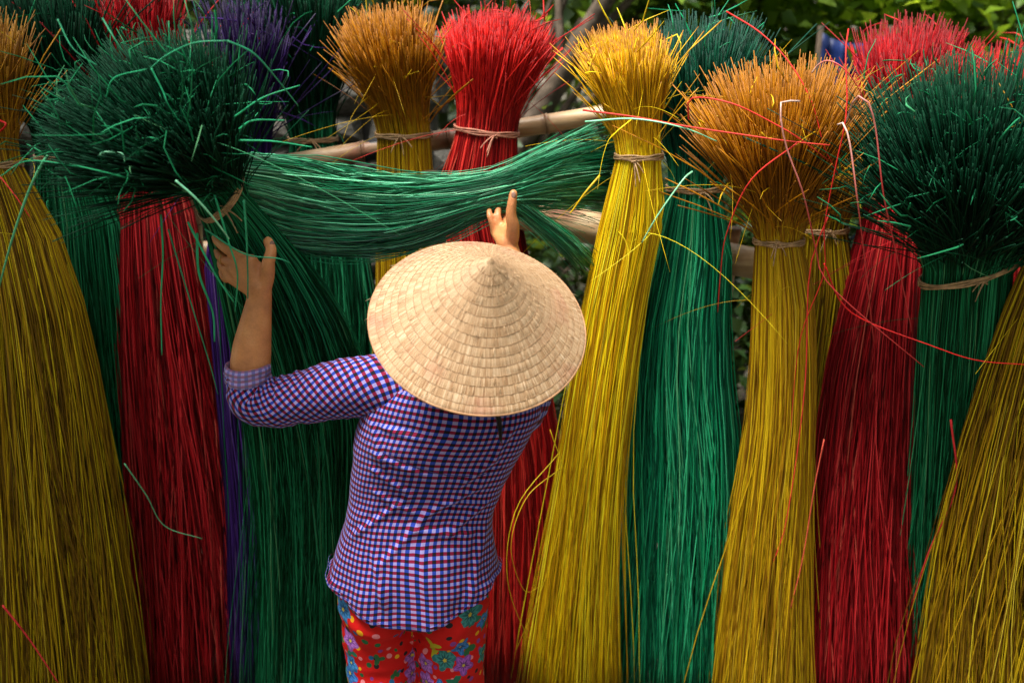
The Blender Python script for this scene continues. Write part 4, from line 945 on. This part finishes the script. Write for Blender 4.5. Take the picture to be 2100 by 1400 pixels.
zz = np.linspace(ZB, ctrl[-1, 2], NR)
def cint(k): return np.interp(zz, ctrl[:, 2], ctrl[:, k])
def sm(a, n=7):
    kx = np.ones(n) / n; return np.convolve(np.pad(a, n // 2, 'edge'), kx, 'valid')
Cx, Rx, Ry = sm(cint(0), 13), sm(cint(3), 13), sm(cint(4), 13)
ang = np.linspace(0, 2 * math.pi, NA, endpoint=False)          # 0 = right side, -pi/2 (3pi/2) = back, facing the camera
V = np.zeros((NR, NA, 3)); CL = np.zeros((NR, NA, 3))
e_ = 2.3
zw = P(900, 1010, cy)[2]
S = lambda px, py: (P(px, py, cy - .1)[0], P(px, py, cy - .1)[2])
folds = [(*S(700, 1130), *S(860, 1010), .007, .006), (*S(760, 1180), *S(900, 1040), .008, .005), (*S(1000, 1000), *S(850, 1075), .008, .007), (*S(1015, 1030), *S(900, 1120), .008, .006),
         (*S(740, 960), *S(860, 1030), .007, .006), (*S(745, 930), *S(900, 985), .007, .005), (*S(1040, 930), *S(930, 1010), .008, .006), (*S(820, 1090), *S(990, 1110), .008, .0055), (*S(960, 1260), *S(1000, 1060), .009, .006),
         (*S(800, 1270), *S(760, 1120), .009, .006), (*S(1000, 1050), *S(880, 1035), .006, .005), (*S(760, 880), *S(880, 900), .007, .006), (*S(740, 1010), *S(870, 1070), .007, .005), (*S(1060, 870), *S(1000, 960), .008, .006),
         (*S(745, 850), *S(800, 1000), .008, .005), (*S(880, 1240), *S(860, 1110), .010, .004)]
zh = P(855, 1160, cy)[2]
for i in range(NR):
    f_h = np.clip((zh - zz[i]) / (zh - zz[0]), 0, 1)
    ca, sa = np.cos(ang), np.sin(ang)
    x = np.sign(ca) * np.abs(ca) ** (2 / e_); y = np.sign(sa) * np.abs(sa) ** (2 / e_)
    z = np.full(NA, zz[i])
    # the lowest rows stretch into a curved shirt tail: deep at the middle of the back, high at the sides
    tail = zh - (zh - zz[i]) * (.06 + .94 * np.abs(sa) ** 2.6)
    z = np.where(zz[i] < zh, tail, z)
    X = Cx[i] + x * Rx[i]; Y = cy + y * Ry[i]
    # lower back hollow, shoulder blades
    hollow = math.exp(-((zz[i] - zw) / .10) ** 2) * .022
    Y = np.where(sa < 0, Y + hollow * (1 - np.abs(x) ** 2), Y)
    disp = np.zeros(NA)
    for fd_ in folds: disp += np.where(sa < .15, seg_fold(X, z, *fd_), 0)
    nz_ = np.array([fold_noise((X[j] * 1.0, Y[j], z[j] * 1.6), 11) * .004 + fold_noise((X[j] * 1.5, Y[j] + 4, z[j] * .8), 24) * .0022 for j in range(NA)])
    flare = np.clip((zh + .06 - z) / .12, 0, 1) * (.007 * np.sin(ang * 9 + 1.2) + .002 * np.abs(ca) ** 3)
    disp = disp + nz_ + flare
    n2 = np.stack([x / Rx[i], y / Ry[i]], 1); n2 /= np.linalg.norm(n2, axis=1, keepdims=True)
    V[i, :, 0] = X + n2[:, 0] * disp; V[i, :, 1] = Y + n2[:, 1] * disp; V[i, :, 2] = z
    arc = (ang - 1.5 * math.pi + math.pi) % (2 * math.pi) - math.pi
    CL[i, :, 0] = arc * (.5 * (.16 + Rx[i])) * .96 ; CL[i, :, 1] = z + .03 * 0
    CL[i, :, 1] += .05 * CL[i, :, 0] + .010 * np.array([fold_noise((X[j], 0, z[j]), 7) for j in range(NA)])
    CL[i, :, 0] += .008 * np.array([fold_noise((X[j], 5, z[j]), 7) for j in range(NA)]) - .18 * (z - zw) * 0
idx = np.arange(NR * NA).reshape(NR, NA); nx_ = np.roll(idx, -1, 1)
F = np.stack([idx[:-1], nx_[:-1], nx_[1:], idx[1:]], -1).reshape(-1, 4)
keep = np.ones((NR - 1, NA), bool); keep[:, NA // 4] = True
shirt = mesh_obj('shirt', V.reshape(-1, 3), F, M['plaid'], woman, attrs={'cloth': CL.reshape(-1, 3)})
sdm = shirt.modifiers.new('thickness', 'SOLIDIFY'); sdm.thickness = .0016; sdm.offset = -1
# seams standing proud: hem and back yoke
def on_back(px, py, lift=.002):
    "a point on the shirt's back seen at px,py"
    best = None
    q = P(px, py, cy - .1); d = q - CAM; d /= np.linalg.norm(d)
    W = V[:, NA // 2:, :].reshape(-1, 3) - CAM; t = W @ d; dist = np.linalg.norm(W - t[:, None] * d, axis=1)
    i = int(np.argmin(dist)); return V[:, NA // 2:, :].reshape(-1, 3)[i] - d * lift
yoke = spline([on_back(x, y) for x, y in ((748, 905), (800, 935), (860, 962), (920, 975), (980, 975), (1030, 958))], 40)
tv, tf = tubes(yoke[None], np.full((1, 40), .0008), 5, jitter=0.0)
mesh_obj('yoke_seam', tv, tf, M['seam'], shirt, attrs={'cloth': np.repeat(yoke[:, [0, 2, 1]], 5, 0)})
hem = V[0] + np.array([0, 0, .012]); hem_n = (V[0] - V[0].mean(0)); hem_n[:, 2] = 0; hem_n /= np.linalg.norm(hem_n, axis=1, keepdims=True)
hem = hem + hem_n * .0012; hem = np.concatenate([hem, hem[:1]])
tv, tf = tubes(hem[None], np.full((1, len(hem)), .0006), 5, jitter=0.0)
hc = np.concatenate([CL[0], CL[0][:1]])
mesh_obj('hem_stitching', tv, tf, M['plaid'], shirt, attrs={'cloth': np.repeat(hc, 5, 0)})

def sleeve(ctrl, name, wr, elbow_t, seed):
    sp = spline(np.array([px4(*c) for c in ctrl]), 120); n = len(sp); NA_ = 84
    p = sp[:, :3]; tan = np.gradient(p, axis=0); tan /= np.linalg.norm(tan, axis=1, keepdims=True)
    ref = np.array([0, 1.0, 0]); a = np.cross(tan, ref); a /= np.linalg.norm(a, axis=1, keepdims=True); b = np.cross(a, tan)   # a lies in the picture plane, b points away
    L = np.concatenate([[0], np.cumsum(np.linalg.norm(np.diff(p, axis=0), axis=1))])
    an = np.linspace(0, 2 * math.pi, NA_, endpoint=False)
    V = np.zeros((n, NA_, 3)); C = np.zeros((n, NA_, 3))
    for i in range(n):
        t = i / (n - 1)
        el = math.exp(-((t - elbow_t) / .13) ** 2)
        inner = .5 + .5 * np.cos(an - wr)          # 1 at the inside of the elbow
        g = math.sin(L[i] * 330 + seed) * .5 + math.sin(L[i] * 190 + 1.7 * seed) * .5
        wrk = (.0014 + .0075 * el * inner) * g
        wrk = wrk + np.array([fold_noise((L[i] * 26 + seed, math.cos(q) * .9, math.sin(q) * .9 + L[i] * 9), 1.0) for q in an]) * (.0035 + .002 * el)
        rr = sp[i, 3] + wrk
        V[i] = p[i] + rr[:, None] * (np.cos(an)[:, None] * a[i] + np.sin(an)[:, None] * b[i])
        C[i, :, 0] = an * sp[:, 3].mean() * 1.0; C[i, :, 1] = L[i]
        # twist the checks a little on the bias
        u_, v_2 = C[i, :, 0].copy(), C[i, :, 1].copy(); th_ = .5
        C[i, :, 0] = u_ * math.cos(th_) - v_2 * math.sin(th_); C[i, :, 1] = u_ * math.sin(th_) + v_2 * math.cos(th_)
    idx = np.arange(n * NA_).reshape(n, NA_); nx_ = np.roll(idx, -1, 1)
    F = np.stack([idx[:-1], idx[1:], nx_[1:], nx_[:-1]], -1).reshape(-1, 4)
    o = mesh_obj(name, V.reshape(-1, 3), F, M['plaid'], woman, attrs={'cloth': C.reshape(-1, 3)})
    return sp
sl = sleeve([(830, 800, 2.075, 70), (775, 792, 2.075, 66), (700, 797, 2.08, 62), (620, 815, 2.085, 54), (560, 826, 2.09, 50), (520, 818, 2.095, 49), (511, 790, 2.10, 46), (509, 760, 2.105, 45)], 'sleeve', 2.6, .74, 1.0)
sleeve([(1020, 850, 2.075, 64), (1062, 830, 2.09, 60), (1088, 770, 2.16, 52), (1094, 705, 2.235, 48), (1088, 660, 2.26, 46)], 'sleeve', .5, .6, 4.0)
def cuff(c0, c1, rpx):
    p0 = P(*c0); p1 = P(*c1); d = p1 - p0; d /= np.linalg.norm(d); a = np.cross(d, (0, 1.0, 0)); a /= np.linalg.norm(a); b = np.cross(a, d)
    r = rpx * mpp(p0); an = np.linspace(0, 2 * math.pi, 72, endpoint=False); L = np.linalg.norm(p1 - p0)
    prof = [(0.0, .99), (.04, 1.05), (.2, 1.09), (.4, 1.08), (.48, 1.045), (.56, 1.08), (.8, 1.08), (.95, 1.04), (1.0, .98), (.9, .93), (.5, .93)]
    V = []; C = []
    for k_, (t, s_) in enumerate(prof):
        wv = np.array([fold_noise((math.cos(q) * 2.2, math.sin(q) * 2.2, t * 2.0), 1.3) for q in an])
        rr = r * s_ + wv * .0035
        V.append(p0 + d * (t * L + .004 * np.sin(an * 2 + 1)[:, None] * 1.0) + rr[:, None] * (np.cos(an)[:, None] * a + np.sin(an)[:, None] * b))
        C.append(np.stack([an * r, np.full(72, t * L * 1.3), 0 * an], 1))
    K = len(prof); idx = np.arange(K * 72).reshape(K, 72); nx_ = np.roll(idx, -1, 1)
    F = np.stack([idx[:-1], idx[1:], nx_[1:], nx_[:-1]], -1).reshape(-1, 4)
    mesh_obj('rolled_cuff', np.concatenate(V), F, M['cuff'], woman, attrs={'cloth': np.concatenate(C)})
cuff((509, 786, 2.10), (508, 748, 2.105), 43)
cuff((1090, 690, 2.245), (1084, 655, 2.26), 43)

# ---- trousers
tp_ = []
zc = P(855, 1180, cy)[2]
hl = P(683, 1220, cy); hr = P(1010, 1220, cy); hxx = (hl[0] + hr[0]) / 2; hw = (hr[0] - hl[0]) / 2
tp_.append(ellipsoid((hxx, cy + .01, .765), (hw * 1.02, .092, .11), None, 32, 22))
tp_.append(ellipsoid((hxx, cy + .01, .82), (hw * .80, .085, .06), None, 32, 22))
for sx in (-1, 1):
    tp_.append(ellipsoid((hxx + sx * .080, cy - .022, .685), (.074, .088, .098), None, 28, 20))
    tp_.append(capsule_chain([(hxx + sx * .084, cy + .01, .70, .094), (hxx + sx * .083, cy + .01, .52, .083), (hxx + sx * .086, cy + .01, .30, .078), (hxx + sx * .088, cy + .02, .12, .074)], 24))
def tr_uv(co):
    side = np.where(co[:, 0] < hxx, -1, 1)
    k_ = np.clip((.66 - co[:, 2]) / .06, 0, 1)
    cxx = hxx + side * .083 * k_
    an = np.arctan2(co[:, 0] - cxx, -(co[:, 1] - cy))
    rr = np.where(k_ > .5, .088, .135)
    rr = .135 * (1 - k_) + .088 * k_
    return np.stack([an * rr + side * .09 * k_, co[:, 2], 0 * an], 1)
def tr_post(co, nr):
    d = np.zeros(len(co))
    for i, c in enumerate(co):
        d[i] = fold_noise((c[0] * .8, c[1], c[2] * 3.2), 9) * .006 + math.sin(c[2] * 150 + 7 * fold_noise((c[0], c[1], c[2]), 6)) * .0022 * math.exp(-((abs(c[0] - hxx) - .02) / .07) ** 2)
    return co + nr * d[:, None]
union(tp_, .005, M['floral'], 'trousers', woman, 8, tr_uv, tr_post)
for sx in (-1, 1):
    v, f = ellipsoid((hx + sx * .093, cy + .10, .012), (.046, .135, .012), None, 24, 10)
    mesh_obj('sandal', v, f, M['sandal'], woman)

# ================================================================== CONICAL HAT
def hat():
    rim_c = hat_c; A = hat_ax
    e1 = RT - A * np.dot(RT, A); e1 /= np.linalg.norm(e1); e2 = np.cross(A, e1)
    root = empty('conical_hat', tuple(rim_c), 'conical palm leaf hat with stained rim worn by the reed worker', 'hat')
    NB = 15; NA_ = 720
    an = np.arange(NA_) / NA_ * 2 * math.pi
    slant = math.hypot(R_H, H_H)
    edges = np.linspace(.035, 1, NB + 1); edges = np.concatenate([[0.0], edges])
    def ring(s, lift, pl):
        "s = 0 apex .. 1 rim"
        r = R_H * s; h = H_H * (1 - s) - .006 * math.sin(math.pi * s)
        rr = r + lift + pl * .8
        return rim_c + A * (h + lift)[:, None] + rr[:, None] * (np.cos(an)[:, None] * e1 + np.sin(an)[:, None] * e2)
    for b_i in range(NB + 1):
        s0_, s1_ = edges[b_i], edges[b_i + 1]
        K = 5; Vs = []; U_ = []
        rough = RNG.normal(0, 1, NA_); rough = (rough + np.roll(rough, 1) + np.roll(rough, 2)) / 3
        broad = np.interp(an, np.linspace(0, 2 * math.pi, 41), np.append(q0 := RNG.normal(0, 1, 40), q0[0]))
        jag = np.interp(an, np.linspace(0, 2 * math.pi, 121), np.append(q1 := RNG.normal(0, 1, 120), q1[0]))
        for k_ in range(K):
            t = k_ / (K - 1); s_ = s0_ + (s1_ - s0_) * t
            puff = .0004 * math.sin(math.pi * (t * .85 + .08)) + .0006
            # each band is drawn down at its stitch line and laps a little over the next
            lift = np.full(NA_, puff) + broad * .0002 * math.sin(math.pi * t)
            pl = rough * .00022 * (.3 + math.sin(math.pi * t)) * min(1, s_ * 5)
            s_v = s_ + (00.0002 * jag if k_ in (0, K - 1) else 0)
            if b_i == NB and k_ == K - 1: lift = lift - .0008
            r = R_H * s_; h = H_H * (1 - s_) - .006 * math.sin(math.pi * s_)
            rr = np.maximum(R_H * (s_ + (0.0002 * jag if 0 < k_ else 0)) + lift + pl, 0.0003)
            Vs.append(rim_c + A * (h + lift)[:, None] + rr[:, None] * (np.cos(an)[:, None] * e1 + np.sin(an)[:, None] * e2))
            U_.append(np.stack([an / (2 * math.pi), np.full(NA_, s_ * slant), np.full(NA_, (b_i * .37) % 1)], 1))
        idx = np.arange(K * NA_).reshape(K, NA_); nx_ = np.roll(idx, -1, 1)
        F = np.stack([idx[:-1], idx[1:], nx_[1:], nx_[:-1]], -1).reshape(-1, 4)
        mesh_obj('palm_leaf_band', np.concatenate(Vs), F, M['straw'], root, attrs={'hatuv': np.concatenate(U_)})
        # the hoop stitch below each band
        if 0 < b_i <= NB:
            s_ = s1_ - .0005; h = H_H * (1 - s_) - .006 * math.sin(math.pi * s_)
            ns = 240; a2 = np.linspace(0, 2 * math.pi, ns)
            rr = R_H * s_ + .0009 + .0004 * np.sin(a2 * 60)
            if b_i < NB:
                c = rim_c + A * (h + .0009) + rr[:, None] * (np.cos(a2)[:, None] * e1 + np.sin(a2)[:, None] * e2)
                tv, tf = tubes(c[None], np.full((1, ns), .00055), 4, jitter=0.0); mesh_obj('stitch_line', tv, tf, M['stitch'], root)
    # frayed fibres standing off the surface
    nf = 500; a2 = RNG.uniform(0, 2 * math.pi, nf); s_ = RNG.uniform(.05, .99, nf); ln = RNG.uniform(.006, .022, nf)
    base = rim_c + A * (H_H * (1 - s_) - .006 * np.sin(math.pi * s_) + .0016)[:, None] + (R_H * s_ + .0016)[:, None] * (np.cos(a2)[:, None] * e1 + np.sin(a2)[:, None] * e2)
    down = -A * H_H + R_H * (np.cos(a2)[:, None] * e1 + np.sin(a2)[:, None] * e2); down /= np.linalg.norm(down, axis=1, keepdims=True)
    sd_ = np.cross(down, A); out = np.cross(sd_, down); out *= np.sign((out @ A))[:, None]
    tipv = base + down * ln[:, None] + sd_ * (RNG.normal(0, .15, nf) * ln)[:, None] + out * RNG.uniform(0, .0022, nf)[:, None]
    pts = np.stack([base, (base + tipv) / 2 + out * .0006, tipv], 1)
    tv, tf = tubes(pts, np.tile([.0003, .0004, .0002], (nf, 1)), 3); mesh_obj('frayed_fibres', tv, tf, M['fibre'], root, kind='stuff')
    # rim hoop
    a2 = np.linspace(0, 2 * math.pi, 400); c = rim_c - A * .001 + (R_H - .0005) * (np.cos(a2)[:, None] * e1 + np.sin(a2)[:, None] * e2)
    tv, tf = tubes(c[None], np.full((1, 400), .0024) + .0003 * np.sin(a2 * 150)[None], 8, jitter=0.0); mesh_obj('rim_hoop', tv, tf, M['rimcord'], root)
    # inner lining cone so the hat has thickness
    NI = 96; a3 = np.arange(NI) / NI * 2 * math.pi; Vs = []
    for s_ in np.linspace(.01, 1, 8):
        Vs.append(rim_c + A * (H_H * (1 - s_) - .006 * math.sin(math.pi * s_) - .0035) + (R_H * s_ - .001) * (np.cos(a3)[:, None] * e1 + np.sin(a3)[:, None] * e2))
    idx = np.arange(8 * NI).reshape(8, NI); nx_ = np.roll(idx, -1, 1); F = np.stack([idx[:-1], nx_[:-1], nx_[1:], idx[1:]], -1).reshape(-1, 4)
    mesh_obj('lining', np.concatenate(Vs), F, M['stitch'], root)
hat()
